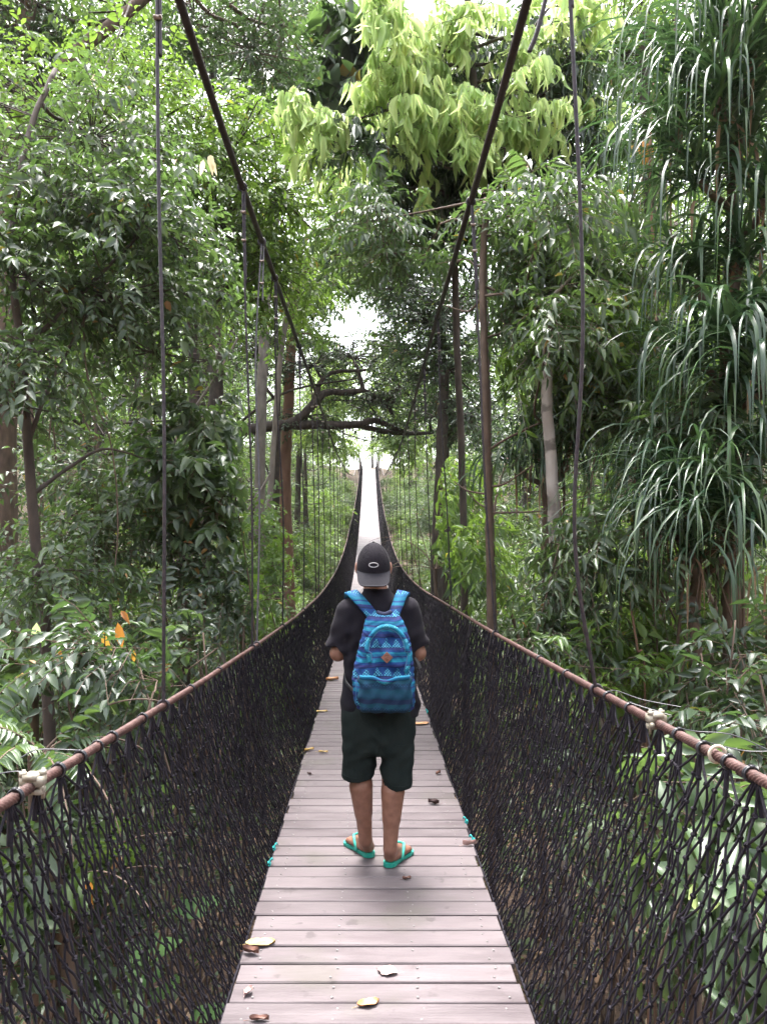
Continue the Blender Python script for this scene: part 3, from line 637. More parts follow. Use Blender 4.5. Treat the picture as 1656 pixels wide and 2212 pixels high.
# arched top flap with its zip
th = np.linspace(math.radians(196), math.radians(-38), 60); x_ = .092 + .100 * np.cos(th); z_ = 1.165 + np.where(np.sin(th) > 0, .125, .16) * np.sin(th)
x_ = x_ + np.where(np.sin(th) < 0, .012, 0); y_ = proj(pack, x_, z_); ok = ~np.isnan(y_); p = np.stack([x_, y_ - .002, z_], -1)[ok]
mb = MB(); n_ = len(p); cen = fl([.085, 0, 1.15]); rd = nrm((p - cen) * [1, 0, 1]); pv = fl([p - rd * .007 + [0, -.004, 0], p + [0, -.010, 0], p + rd * .010 + [0, -.006, 0], p + rd * .015 + [0, .004, 0]]); i_ = np.arange(n_ - 1)
mb.add(pv.reshape(-1, 3), np.concatenate([np.stack([k * n_ + i_, k * n_ + i_ + 1, (k + 1) * n_ + i_ + 1, (k + 1) * n_ + i_], -1) for k in range(3)])); obj("zip_flap", mb, PKF, BP)
mb = MB(); mb.add(*tube(p + [0, -.003, 0] - rd * .009, .0028, 6)); 
for zz in (1.02,):
    for s in (-1, 1):
        z_ = np.linspace(1.03, .90, 12); x_ = .078 + s * np.linspace(.138, .142, 12); yy = proj(pack, x_, z_); mb.add(*tube(np.stack([x_, yy - .002, z_], -1), .003, 6))
obj("piping", mb, ZIPM, BP)
# side pockets
for s in (-1, 1):
    mb = MB(); x_ = np.linspace(.078 + s * .158, .078 + s * .112, 10); z_ = 1.035 - np.abs(x_ - .078 - s * .16) * .55; y_ = proj(pack, x_, z_); ok = ~np.isnan(y_)
    a = np.stack([x_, y_ - .003, z_], -1)[ok]; b = a + [0, -.004, -.06]; b[:, 1] = proj(pack, a[:, 0], a[:, 2] - .06) - .004; c = a + [0, .0, -.12]; c[:, 1] = proj(pack, a[:, 0], a[:, 2] - .12) - .001
    ok = ~np.isnan(b[:, 1]) & ~np.isnan(c[:, 1]); a, b, c = a[ok], b[ok], c[ok]; n_ = len(a)
    if n_ > 2:
        i_ = np.arange(n_ - 1); mb.add(np.concatenate([a + [0, .004, .0], a - [0, .003, 0], b, c]), np.concatenate([np.stack([k * n_ + i_, k * n_ + i_ + 1, (k + 1) * n_ + i_ + 1, (k + 1) * n_ + i_], -1) for k in range(3)])); obj("side_pocket", mb, PK, BP)
# patch
pc = fl([.091, 0, 1.143]); hd = .029; y0 = float(np.nanmin(proj(pack, fl([.091, .08, .10, .091, .091]), fl([1.143, 1.143, 1.143, 1.155, 1.13])))) - .003
mb = MB(); v = fl([[-1, 0], [0, -1], [1, 0], [0, 1]]) * hd; a = np.stack([pc[0] + v[:, 0], np.full(4, y0 - .002), pc[2] + v[:, 1]], -1)
mb.add(np.concatenate([a, a + [0, .004, 0]]), fl([[0, 1, 2, 3], [7, 6, 5, 4], [0, 4, 5, 1], [1, 5, 6, 2], [2, 6, 7, 3], [3, 7, 4, 0]]).astype(int)); pt = obj("leather_patch", mb, LEA, BP, smooth=False)
mb = MB(); yk = y0 - .0028
for z_, w_ in ((.011, .009), (-.011, .009)): mb.add(*box((pc[0], yk, pc[2] + z_), (w_ * 2, .0016, .0035)))
tt = np.linspace(-1, 1, 14); mb.add(*tube(np.stack([pc[0] + .009 * tt, np.full(14, yk), pc[2] + .0035 * np.sin(tt * 3.0)], -1), .0018, 5)); obj("patch_mark", mb, LEAD, pt, smooth=False)
# carrying loop
mb = MB(); p = spline([(.040, 3.985, 1.352), (.05, 3.972, 1.358), (.08, 3.965, 1.350), (.11, 3.972, 1.360), (.122, 3.99, 1.353)], 20)
t_, fx, fy = frames(p); n_ = 20; i_ = np.arange(n_ - 1); pv = fl([p + [0, .006, .012], p + [0, -.004, .010], p + [0, -.005, -.010], p + [0, .005, -.010]]); mb.add(pv.reshape(-1, 3), np.concatenate([np.stack([k * n_ + i_, k * n_ + i_ + 1, ((k + 1) % 4) * n_ + i_ + 1, ((k + 1) % 4) * n_ + i_], -1) for k in range(4)])); obj("carry_loop", mb, simple("navy webbing", (.012, .016, .05), (.02, .026, .075), 200, .7), BP)
def strap(ctrl, widths, thick, n=60):
    c = np.asarray(ctrl, float); p = spline(c[:, :3], n); nr = nrm(spline(c[:, 3:6], n)); t = nrm(np.gradient(p, axis=0)); w = nrm(np.cross(t, nr)); nr = np.cross(w, t)
    hw = np.interp(np.linspace(0, 1, n), np.linspace(0, 1, len(widths)), widths)[:, None] / 2
    ring = [(-1, -.5), (-.92, .5), (0, .62), (.92, .5), (1, -.5)]; m = len(ring)
    v = np.stack([p + w * hw * a + nr * thick * b for a, b in ring], 1).reshape(-1, 3); i = np.arange(n - 1)[:, None] * m; j = np.arange(m)[None]; k = (j + 1) % m
    return v, np.stack([i + j, i + k, i + m + k, i + m + j], -1).reshape(-1, 4)
for s, ctrl in ((-1, [(.022, 3.985, 1.320, 0, -1, .5), (.018, 3.99, 1.346, 0, -1, .6), (-.03, 4.036, 1.400, -.1, -1, .9), (-.076, 4.085, 1.445, -.2, -.6, 1), (-.098, 4.15, 1.452, -.2, 0, 1), (-.098, 4.225, 1.405, -.1, .8, .8), (-.088, 4.268, 1.32, 0, 1, .3), (-.098, 4.285, 1.20, -.1, 1, 0), (-.125, 4.272, 1.10, -.5, .9, -.2)]),
                (1, [(.128, 3.985, 1.320, 0, -1, .5), (.130, 3.99, 1.346, 0, -1, .6), (.152, 4.036, 1.398, .1, -1, .9), (.172, 4.085, 1.444, .2, -.6, 1), (.188, 4.15, 1.452, .2, 0, 1), (.190, 4.225, 1.405, .1, .8, .8), (.182, 4.268, 1.32, 0, 1, .3), (.195, 4.285, 1.20, .1, 1, 0), (.225, 4.272, 1.10, .5, .9, -.2)])):
    mb = MB(); mb.add(*strap(ctrl, [.058, .058, .062, .064, .066, .066, .064, .06, .05], .013)); so = obj("shoulder_strap", mb, PKS, BP)
    x0 = -.125 if s < 0 else .225; xs = x0 + s * (.045 if s > 0 else .012)
    mb = MB(); mb.add(*strap([(x0, 4.272, 1.11, s * .5, .9, 0), (xs - s * .02, 4.25, 1.05, s, .4, 0), (xs - s * .012, 4.13, 1.02, s, 0, 0), (xs - s * .02, 4.03, .99, s, -.4, 0), (.078 + s * .150, 3.97, .95, s, -.3, 0)], [.024] * 5, .003, 40))
    if s > 0: mb.add(*strap([(.245, 4.06, 1.115, 1, -.6, 0), (.258, 4.045, 1.09, 1, -.7, 0), (.268, 4.04, 1.062, 1, -.7, 0)], [.03] * 3, .004, 10))
    obj("webbing", mb, WEB, so)
# ================================================================ leaf building
UP = np.array([0, 0, 1.0])
def leaf_tpl(ts, ws, fold=.25, bend=.15, wave=0.0):
    v, f = [], []
    for t, w in zip(ts, ws):
        z = -bend * t * t; y = t * (1 - .3 * bend * t)
        zz = z + fold * w * .5 + wave * math.sin(t * 14)
        v += [(-w, y, zz), (0, y, z), (w, y, z + fold * w * .5 - wave * math.sin(t * 14))]
    for i in range(len(ts) - 1):
        a = 3 * i; f += [(a, a + 1, a + 4, a + 3), (a + 1, a + 2, a + 5, a + 4)]
    return np.array(v), np.array(f)
T4 = [0, .18, .45, .75, 1]; T3 = [0, .25, .62, 1]; T2 = [0, .45, 1]
ELL = [leaf_tpl(T4, [.05, .72, 1, .62, .03], f_, b_) for f_, b_ in ((.3, .1), (.15, .3), (.5, .2))]
LAN = [leaf_tpl(T4, [.05, .8, 1, .55, .02], f_, b_, w_) for f_, b_, w_ in ((.35, .25, .01), (.2, .5, .02), (.5, .1, .015))]
MED = [leaf_tpl(T3, [.05, .95, .8, .03], f_, b_) for f_, b_ in ((.3, .1), (.2, .35))]
SIM = [leaf_tpl(T2, [.05, 1, .03], f_, b_) for f_, b_ in ((.3, .05), (.2, .3))]
EXCL = [True]
def clear(p, m=0.0):
    """True where a point is outside the clear way that is kept cut along the bridge"""
    x, y, z = p[:, 0], p[:, 1], p[:, 2]; dz_ = deck_z(y); top = ipol(y, MCZ[-1]) + .35
    return ~((x > -1.04 - m) & (x < 1.08 + m) & (z > dz_ - .9) & (z < top) & (y > -2.5) & (y < Y1 + 4))
def place(mb, tpls, pos, fwd, nm, ln, wd, rnd):
    N = len(pos); ln = np.broadcast_to(ln, (N,)); wd = np.broadcast_to(wd, (N,))
    if EXCL[0]:
        fw_ = nrm(fwd); ok = clear(pos) & clear(pos + fw_ * ln[:, None] * .55) & clear(pos + fw_ * ln[:, None])
        pos, fwd, nm, ln, wd, rnd = pos[ok], np.asarray(fwd)[ok], np.asarray(nm)[ok], ln[ok], wd[ok], rnd[ok]
    y = nrm(fwd); x = nrm(np.cross(y, nm)); z = np.cross(x, y); N = len(pos); ln = np.broadcast_to(ln, (N,)); wd = np.broadcast_to(wd, (N,))
    pick = R.integers(0, len(tpls), N)
    for k, (tv, tf) in enumerate(tpls):
        m = pick == k; n = int(m.sum())
        if not n: continue
        q = (tv[None, :, 0:1] * wd[m, None, None] * .5) * x[m, None] + (tv[None, :, 1:2] * y[m, None] + tv[None, :, 2:3] * z[m, None]) * ln[m, None, None]
        # edge lift follows the width, not the length
        v = pos[m, None] + q; nv = len(tv)
        f = (tf[None] + (np.arange(n) * nv)[:, None, None]).reshape(-1, tf.shape[1])
        mb.add(v.reshape(-1, 3), f, np.repeat(rnd[m], nv))
def rn(*s): return R.normal(0, 1, s)
def sprays(mb, tw, Pp, D, L, k, ll, ratio, tpls, ang=55, ldroop=.3, droop=.3, hang=False, jit=.22, twr=.003, vlo=0, vhi=1):
    Pp = np.asarray(Pp, float); N = len(Pp); D = nrm(D); L = np.broadcast_to(L, (N,)) * R.uniform(.7, 1.25, N)
    t = (np.arange(k) + 1.0) / k; T = t[None, :, None]
    pos = Pp[:, None] + D[:, None] * (L[:, None, None] * T) - UP * (droop * L[:, None, None] * T ** 2)
    tan = nrm(D[:, None] - UP * (2 * droop * T)); upn = nrm(UP + .35 * rn(N, 1, 3))
    side = nrm(np.cross(tan, upn)); uv = np.cross(side, tan)
    s = np.where(np.arange(k) % 2 == 0, 1.0, -1.0); s[-1] = 0; s = s[None, :, None]
    a = math.radians(ang) * R.uniform(.7, 1.25, (N, k, 1))
    if hang:
        fwd = -UP * 1.0 + .22 * tan + .30 * s * side + .16 * rn(N, k, 3); nm = tan * .6 + rn(N, k, 3) * .7
    else:
        fwd = np.cos(a * np.abs(s)) * tan + np.sin(a) * s * side - UP * ldroop * R.uniform(.2, 1.6, (N, k, 1)) + jit * rn(N, k, 3); nm = uv + .32 * rn(N, k, 3)
    ln = ll * R.uniform(.7, 1.3, (N, 1)) * R.uniform(.5, 1.25, (N, k)); v = np.clip(.5 * R.random((N, 1)) + .5 * R.random((N, k)), 0, 1); v = vlo + (vhi - vlo) * v
    old = R.random((N, k)) > .993; v = np.where(old, .999, np.minimum(v, .985))
    place(mb, tpls, pos.reshape(-1, 3), fwd.reshape(-1, 3), nm.reshape(-1, 3), ln.ravel(), (ln * ratio * R.uniform(.8, 1.15, (N, k))).ravel(), v.ravel())
    if tw is not None and twr > 0:
        m = k // 2; ok = (clear(Pp) & clear(pos[:, m]) & clear(pos[:, -1])) if EXCL[0] else np.ones(N, bool)
        tw.add(*segs(Pp[ok], pos[ok, m], twr, 3)); tw.add(*segs(pos[ok, m], pos[ok, -1], twr * .7, 3))
KIND = {
    'glossy': dict(L=.32, k=10, ll=.086, ratio=.40, tpls=MED, ang=58, ldroop=.28, droop=.28),
    'lance': dict(L=.36, k=11, ll=.100, ratio=.27, tpls=MED, ang=48, ldroop=.45, droop=.42),
    'lime': dict(L=.30, k=9, ll=.26, ratio=.165, tpls=LAN, hang=True, droop=.45),
    'droop': dict(L=.42, k=11, ll=.155, ratio=.25, tpls=MED, ang=40, ldroop=1.0, droop=.5),
    'small': dict(L=.38, k=10, ll=.085, ratio=.42, tpls=SIM, ang=55, ldroop=.3, droop=.25),
    'medium': dict(L=.45, k=11, ll=.105, ratio=.40, tpls=MED, ang=55, ldroop=.3, droop=.25),
    'far': dict(L=.75, k=11, ll=.16, ratio=.42, tpls=SIM, ang=58, ldroop=.3, droop=.25),
    'big': dict(L=.55, k=6, ll=.42, ratio=.42, tpls=ELL, ang=60, ldroop=.4, droop=.2),
}
BARK = {}
def bark(name, c1, c2, sc_=14, b=.5, patch=None):
    m, nt, bs = mat(name); f = noise(nt, sc_, 6, stretch=(1, 1, .35)); c = ramp(nt, f, [(.3, c1), (.7, c2)])
    if patch: c = mixc(nt, ramp(nt, noise(nt, 7, 5), [(.52, (0, 0, 0)), (.6, (.85, .85, .85))]), c, patch)
    nt.links.new(c, bs.inputs['Base Color']); bs.inputs['Roughness'].default_value = .85; bump(nt, bs, f, b, .02); BARK[name] = m; return m
bark('dark bark', (.030, .022, .019), (.075, .056, .046)); bark('brown bark', (.06, .040, .03), (.14, .095, .07))
bark('reddish bark', (.12, .060, .040), (.22, .125, .085), 6); bark('pale bark', (.20, .17, .15), (.40, .36, .33), 10, .4, (.10, .085, .075))
bark('grey bark', (.10, .085, .075), (.22, .19, .17), 10)
LM = {}
def lm(n, stops, trans, tf=.3, rough=.33, spec=.65): LM[n] = leaf_mat(n, stops, trans, tf, rough, spec)
lm('glossy leaf', [(0, (.036, .058, .036)), (.5, (.066, .100, .056)), (.97, (.125, .175, .075)), (.992, (.13, .19, .03)), (1, (.34, .13, .035))], (.16, .30, .04), .36, .30)
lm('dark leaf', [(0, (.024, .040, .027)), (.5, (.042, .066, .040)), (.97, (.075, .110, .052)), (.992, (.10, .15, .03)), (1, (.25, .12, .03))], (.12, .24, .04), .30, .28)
lm('fresh leaf', [(0, (.045, .095, .024)), (.5, (.085, .160, .034)), (.97, (.15, .24, .045)), (.992, (.20, .26, .04)), (1, (.42, .26, .04))], (.26, .42, .05), .42, .36)
lm('lime leaf', [(0, (.20, .34, .10)), (.4, (.36, .54, .19)), (.97, (.60, .68, .30)), (1, (.55, .58, .18))], (.82, .93, .42), .60, .38)
lm('strap leaf', [(0, (.022, .052, .030)), (.5, (.042, .085, .044)), (.96, (.085, .145, .055)), (.985, (.10, .14, .04)), (1, (.26, .16, .09))], (.10, .20, .05), .24, .24)
lm('dry leaf', [(0, (.15, .085, .05)), (.5, (.24, .15, .09)), (1, (.36, .26, .17))], (.3, .2, .1), .2, .7)
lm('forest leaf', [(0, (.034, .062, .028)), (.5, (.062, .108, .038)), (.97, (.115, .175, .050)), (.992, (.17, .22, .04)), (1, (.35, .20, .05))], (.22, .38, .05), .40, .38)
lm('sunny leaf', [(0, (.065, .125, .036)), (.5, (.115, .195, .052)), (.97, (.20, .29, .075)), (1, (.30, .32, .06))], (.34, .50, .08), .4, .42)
lm('orange leaf', [(0, (.24, .075, .025)), (.5, (.42, .18, .04)), (1, (.55, .36, .07))], (.6, .3, .05), .4, .4)
lm('cream leaf', [(0, (.50, .42, .24)), (1, (.66, .60, .42))], (.7, .62, .4), .4, .5)
lm('fern leaf', [(0, (.045, .080, .040)), (.5, (.075, .125, .058)), (1, (.12, .18, .08))], (.20, .34, .05), .3, .34)
lm('broad leaf', [(0, (.075, .16, .055)), (1, (.13, .25, .085))], (.24, .42, .08), .36, .36)
def rand_dir(n): return nrm(rn(n, 3))
def branch(tw, a, b, r0, r1, sag=0.0, n=9, wob=.06, sides=6):
    a, b = np.asarray(a, float), np.asarray(b, float); L = np.linalg.norm(b - a)
    m1 = a + (b - a) * .35 + rn(3) * wob * L - UP * sag * L; m2 = a + (b - a) * .7 + rn(3) * wob * L - UP * sag * .6 * L
    p = spline([a, m1, m2, b], n); tw.add(*tube(p, np.linspace(r0, r1, n), sides)); return p
def crown(mb, tw, src, blobs, kind, over=None, rb=.03):
    """blobs: centre, radii (3), number of sprays; sprays radiate from clump tips on branches"""
    kd = dict(KIND[kind]); kd.update(over or {})
    for c, rad, n in blobs:
        c = np.asarray(c, float); rad = np.asarray(rad, float) * np.ones(3)
        if src is not None:
            s = src[np.argmin(np.linalg.norm(src - (c - UP * rad[2] * .6), axis=1))]; branch(tw, s, c, rb, rb * .45, .05)
        per = 5; nc = max(1, int(n * kd.get('mul', 1.75)) // per); d = rand_dir(nc); cl = c + d * rad * (R.random((nc, 1)) ** .62) * R.uniform(.8, 1.3, (nc, 1))
        ok = clear(cl) if EXCL[0] else np.ones(nc, bool)
        tw.add(*segs(np.repeat(c[None], nc, 0)[ok], cl[ok], rb * .28, 4))
        P0 = np.repeat(cl, per, 0); out = np.repeat(d, per, 0) * np.array([1, 1, .35])
        D = nrm(out * .7 + rn(nc * per, 3) * np.array([.75, .75, .42]))
        P0 = P0 + D * .04 + rn(nc * per, 3) * .12 * rad.mean()
        sprays(mb, tw, P0, D, kd['L'], kd['k'], kd['ll'], kd['ratio'], kd['tpls'], kd.get('ang', 55), kd.get('ldroop', .3), kd.get('droop', .3), kd.get('hang', False), twr=kd.get('twr', .003), vlo=kd.get('vlo', 0), vhi=kd.get('vhi', 1))
def pb(px, py, d, rx, ry, rd, n):
    return (P(px, py, d), (rx * d / 1671, rd, ry * d / 1671), n)
def make_tree(name, label, cat, trunk, r, blobs, kind, leaf, brk, group=None, over=None, limbs=(), rb=.03, extra=None, base=None):
    """trunk: points from the ground up, r: (base radius, top radius)"""
    tp = spline(trunk, max(14, 7 * len(trunk))); n = len(tp); base = tp[0] if base is None else base
    o = thing(name, label, cat, base, group)
    tw = MB(); rr = np.interp(np.linspace(0, 1, n), [0, .06, 1], [r[0] * 1.35, r[0], r[1]]); tw.add(*tube(tp + rn(n, 3) * r[0] * .05, rr, 10))
    src = [tp[n // 4:]]
    for pts, ra, rbb in limbs:
        q = spline(pts, 8 * len(pts)); tw.add(*tube(q + rn(len(q), 3) * ra * .05, np.linspace(ra, rbb, len(q)), 8)); src.append(q)
    mb = MB(); crown(mb, tw, np.concatenate(src), blobs, kind, over, rb)
    if extra: 
        for e in extra: crown(mb, tw, np.concatenate(src), e[0], e[1], e[2] if len(e) > 2 else None, rb)
    obj("trunk", tw, BARK[brk], o); obj("crown", mb, LM[leaf], o); return o
def shrub(label, blobs, kind, leaf, name="shrub", cat="shrub", stems=5, group=None, over=None, ground=None, brk='brown bark', rs=.010):
    cs = np.array([b[0] for b in blobs]); c = cs.mean(0); gz = gnd(c[0], c[1]) if ground is None else ground
    bx = c[0] if ground is not None or abs(c[0]) > 1.55 else (1.6 if c[0] > 0 else -1.55)
    base = np.array([bx, c[1], gz]); o = thing(name, label, cat, base, group)
    tw = MB(); src = []
    for k in range(max(stems, len(blobs))):
        tgt = cs[k % len(cs)] + rn(3) * .12; src.append(branch(tw, base + rn(3) * [.12, .12, 0], tgt, rs, rs * .5, -.02, 12))
    mb = MB(); crown(mb, tw, np.concatenate(src), blobs, kind, over, rs * .7)
    obj("stems", tw, BARK[brk], o); obj("foliage", mb, LM[leaf], o); return o
def accents(o, name, leaf, spots, ratio=.30):
    """single old or young leaves that hang in a crown: px, py, distance, length, colour value"""
    mb = MB()
    for px, py, dd, ln, v in spots:
        p = P(px, py, dd)[None]; place(mb, LAN if ratio < .35 else ELL, p, -UP + .25 * rn(1, 3), np.array([[0, -1.0, .2]]) + .4 * rn(1, 3), np.array([ln]), np.array([ln * ratio]), np.array([v]))
    return obj(name, mb, LM[leaf], o)
# ---------------------------------------------------------------- ground
def gnd(x, y):
    x = np.asarray(x, float); y = np.asarray(y, float)
    return .0021 * np.maximum(y - 12, 0) ** 2 - 1.75 - 1.3 * np.exp(-((y - 28) / 14) ** 2) + .16 * np.maximum(np.abs(x) - 3, 0) ** 1.12 + .12 * np.sin(x * 1.3 + y * .7) + .07 * np.sin(x * 2.9 - y * 1.9) + np.where(y < 0, .02 * y * y * .3, 0)
gx = np.concatenate([-np.geomspace(160, 12, 26), np.linspace(-11.5, 11.5, 70), np.geomspace(12, 160, 26)]); gy = np.concatenate([np.linspace(-60, -6, 14), np.linspace(-5, 30, 90), np.geomspace(31, 330, 42)])
GX, GY = np.meshgrid(gx, gy, indexing='ij'); GZ = np.minimum(gnd(GX, np.minimum(GY, 90)), 36) + R.normal(0, .02, GX.shape)
i, j = np.meshgrid(np.arange(len(gx) - 1), np.arange(len(gy) - 1), indexing='ij'); q = i * len(gy) + j; q = q.ravel()
m, nt, bs = mat("forest floor"); f = noise(nt, 3.5, 8); f2 = noise(nt, 22, 5)
c = ramp(nt, f2, [(.3, (.030, .019, .012)), (.5, (.075, .046, .030)), (.68, (.15, .10, .068))]); c = mixc(nt, ramp(nt, f, [(.5, (0, 0, 0)), (.62, (.75, .75, .75))]), c, (.022, .040, .014))
nt.links.new(c, bs.inputs['Base Color']); bs.inputs['Roughness'].default_value = .95; bump(nt, bs, f2, .8, .05)
tag(obj("ground", MB().add(np.stack([GX, GY, GZ], -1).reshape(-1, 3), np.stack([q, q + len(gy), q + len(gy) + 1, q + 1], -1)), m), kind="structure")
# litter on the ground near the bridge
n = 5200; lx = R.uniform(-6, 7, n); ly = R.uniform(2, 16, n); lp = np.stack([lx, ly, gnd(lx, ly) + .02 + R.random(n) * .03], -1); mb = MB()
place(mb, MED, lp, rn(n, 3) * [1, 1, .25], UP + .35 * rn(n, 3), R.uniform(.08, .2, n), R.uniform(.03, .08, n), R.random(n))
tag(obj("leaf_litter", mb, LM['dry leaf']), kind="stuff")
n = 3600; lx = np.concatenate([R.uniform(-9, -1.0, n), R.uniform(1.3, 10, n)]); ly = R.uniform(2.2, 20, 2 * n); lp = np.stack([lx, ly, gnd(lx, ly)], -1); mb = MB()
sprays(mb, None, lp, nrm(rn(2 * n, 3) * [1, 1, .2] + UP * .9), .28, 6, .12, .40, MED, 60, .4, .3)
tag(obj("ground_cover", mb, LM['glossy leaf']), kind="stuff")
# ================================================================ trees with a place of their own
def G(px, d, dx=0.0):
    x = (px - 796) * d / 1671 + dx; return np.array([x, d, float(gnd(x, d)) - .1])
TL = make_tree("tree", "slender dark trunk with big glossy dark leaves, at the left edge close to the netting", "tree",
    [G(118, 5.2), P(105, 1500, 5.2), P(78, 1180, 5.2), P(60, 950, 5.2), P(42, 720, 5.25), P(25, 540, 5.3), P(60, 300, 5.6), P(120, 150, 5.9)], (.042, .018),
    [pb(120, 420, 5.5, 170, 110, .8, 130), pb(300, 480, 5.8, 150, 110, .8, 130), pb(60, 600, 5.3, 120, 80, .6, 60), pb(240, 640, 5.7, 150, 70, .7, 84), pb(80, 760, 5.1, 90, 60, .5, 42), pb(110, 1230, 4.9, 120, 50, .5, 35),
     pb(200, 300, 6.2, 200, 100, .9, 140), pb(60, 880, 5.1, 70, 45, .4, 21), pb(430, 600, 6.6, 120, 90, .7, 70), pb(330, 760, 6.3, 120, 70, .6, 56)], 'glossy', 'glossy leaf', 'dark bark', rb=.018,
    limbs=[([P(75, 1065, 5.2), P(150, 1010, 5.4), P(230, 970, 5.6), P(340, 1000, 5.8)], .016, .006), ([P(40, 760, 5.25), P(120, 690, 5.4), P(230, 580, 5.6), P(330, 480, 5.8)], .022, .008), ([P(60, 960, 5.2), P(110, 830, 5.3), P(210, 640, 5.5)], .018, .007)])
make_tree("tree", "bright green leafy crown in the upper left, lit from above behind the first steel hanger", "tree",
    [G(395, 9.5), P(400, 1150, 9.5), P(420, 850, 9.5), P(400, 550, 9.6), P(330, 250, 9.8)], (.09, .04),
    [pb(120, 240, 9.0, 200, 90, 1.1, 190), pb(330, 270, 9.2, 180, 110, 1.1, 190), pb(500, 330, 9.6, 150, 120, 1.2, 170), pb(600, 420, 10, 110, 130, 1.2, 150), pb(470, 480, 9.8, 150, 90, 1.0, 130), pb(240, 380, 9.3, 200, 70, 1, 110), pb(590, 580, 10.5, 110, 100, 1, 110), pb(480, 640, 10, 130, 70, 1, 90)],
    'medium', 'fresh leaf', 'dark bark', rb=.03, over=dict(ll=0.101, mul=1.55))
make_tree("tree", "massive dark trunk with two low limbs arching right across the bridge", "tree",
    [G(430, 19.4), P(440, 1100, 19.4), P(462, 920, 19.4), P(470, 720, 19.4), P(455, 500, 19.8)], (.23, .14),
    [pb(790, 865, 19.8, 70, 30, 0.8, 60), pb(870, 840, 20.1, 60, 55, 0.8, 70), pb(680, 790, 19.4, 80, 30, 0.8, 60), pb(760, 770, 20.1, 100, 28, 0.8, 80), pb(880, 760, 20.1, 80, 40, 0.8, 70), pb(560, 760, 19.4, 90, 60, 1.0, 80), pb(660, 900, 19.4, 70, 14, 0.5, 22), pb(930, 880, 20.8, 60, 60, 1.0, 60), pb(480, 560, 20.1, 130, 100, 1.3, 110), pb(845, 925, 20.1, 35, 18, 0.4, 16)],
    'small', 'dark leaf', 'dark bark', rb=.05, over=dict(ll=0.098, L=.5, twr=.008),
    limbs=[([P(460, 940, 19.4), P(520, 930, 19.2), P(600, 920, 19.2), P(690, 918, 19.3), P(770, 918, 19.4), P(810, 908, 19.6), P(850, 925, 19.8), P(880, 935, 20.1)], 0.161, 0.047),
           ([P(610, 922, 19.2), P(645, 905, 19.2), P(680, 870, 19.2), P(705, 848, 19.3), P(745, 848, 19.4), P(785, 845, 19.4), P(830, 870, 19.8), P(850, 900, 19.8)], 0.127, 0.040),
           ([P(680, 870, 19.2), P(690, 830, 19.3), P(720, 805, 19.4), P(790, 800, 19.4)], 0.087, 0.034), ([P(785, 845, 19.4), P(778, 815, 19.4), P(770, 790, 19.4)], 0.060, 0.027), ([P(770, 918, 19.4), P(850, 935, 20.1), P(930, 935, 20.8), P(960, 925, 20.8)], 0.080, 0.027),
           ([P(500, 930, 19.4), P(560, 880, 19.1), P(640, 840, 19.1), P(770, 818, 19.4)], 0.040, 0.020)])
make_tree("tree", "smooth reddish-brown straight trunk rising left of the bridge under the arching limb", "tree",
    [G(628, 20), P(625, 1310, 20), P(616, 1050, 20), P(622, 900, 20), P(628, 760, 20), P(640, 560, 20.5)], (.165, .12),
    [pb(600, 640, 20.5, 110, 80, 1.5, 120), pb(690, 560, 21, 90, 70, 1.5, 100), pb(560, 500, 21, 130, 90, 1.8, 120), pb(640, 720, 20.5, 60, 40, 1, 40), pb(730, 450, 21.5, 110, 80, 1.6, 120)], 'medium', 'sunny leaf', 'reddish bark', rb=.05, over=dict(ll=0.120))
make_tree("tree", "dark heavy tree in the top left corner with one thick brown limb slanting down", "tree",
    [G(20, 12), P(10, 900, 12), P(20, 500, 12), P(40, 250, 12), P(60, 0, 12)], (.2, .14),
    [pb(40, 70, 12, 110, 110, 1.2, 170), pb(30, 10, 12.5, 120, 60, 1.2, 110), pb(420, 50, 13, 120, 60, 1.2, 100), pb(540, 110, 13.5, 110, 80, 1.2, 100), pb(610, 60, 14, 90, 80, 1.2, 90), pb(30, 170, 12, 60, 50, 1, 50)] + [((x, y, 11.5 + R.random() * 2.5), (1.3, 1.3, .7), 60) for x in (-2.4, .2, 2.6) for y in (-4.5, -2.2, .2, 2.2)],  # last clumps: unseen crown over the camera, added to shade the near deck
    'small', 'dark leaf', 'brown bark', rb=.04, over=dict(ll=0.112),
    limbs=[([P(30, 330, 12), P(90, 210, 11.8), P(170, 110, 11.8), P(260, 40, 11.9), P(330, -20, 12), P(420, -90, 12), (-1.2, 9, 12.0), (-.4, 5, 12.4), (.2, 0, 12.6)], .12, .05)])  # limb runs on out of view to carry the added shading crown
accents(TL, "pale_leaves", 'cream leaf', [(455, 335, 5.6, .15, .6), (440, 345, 5.6, .12, .9), (462, 350, 5.6, .10, .2), (262, 255, 6, .14, .8), (205, 160, 6.2, .12, .5), (210, 185, 6.2, .10, .2)], .34)
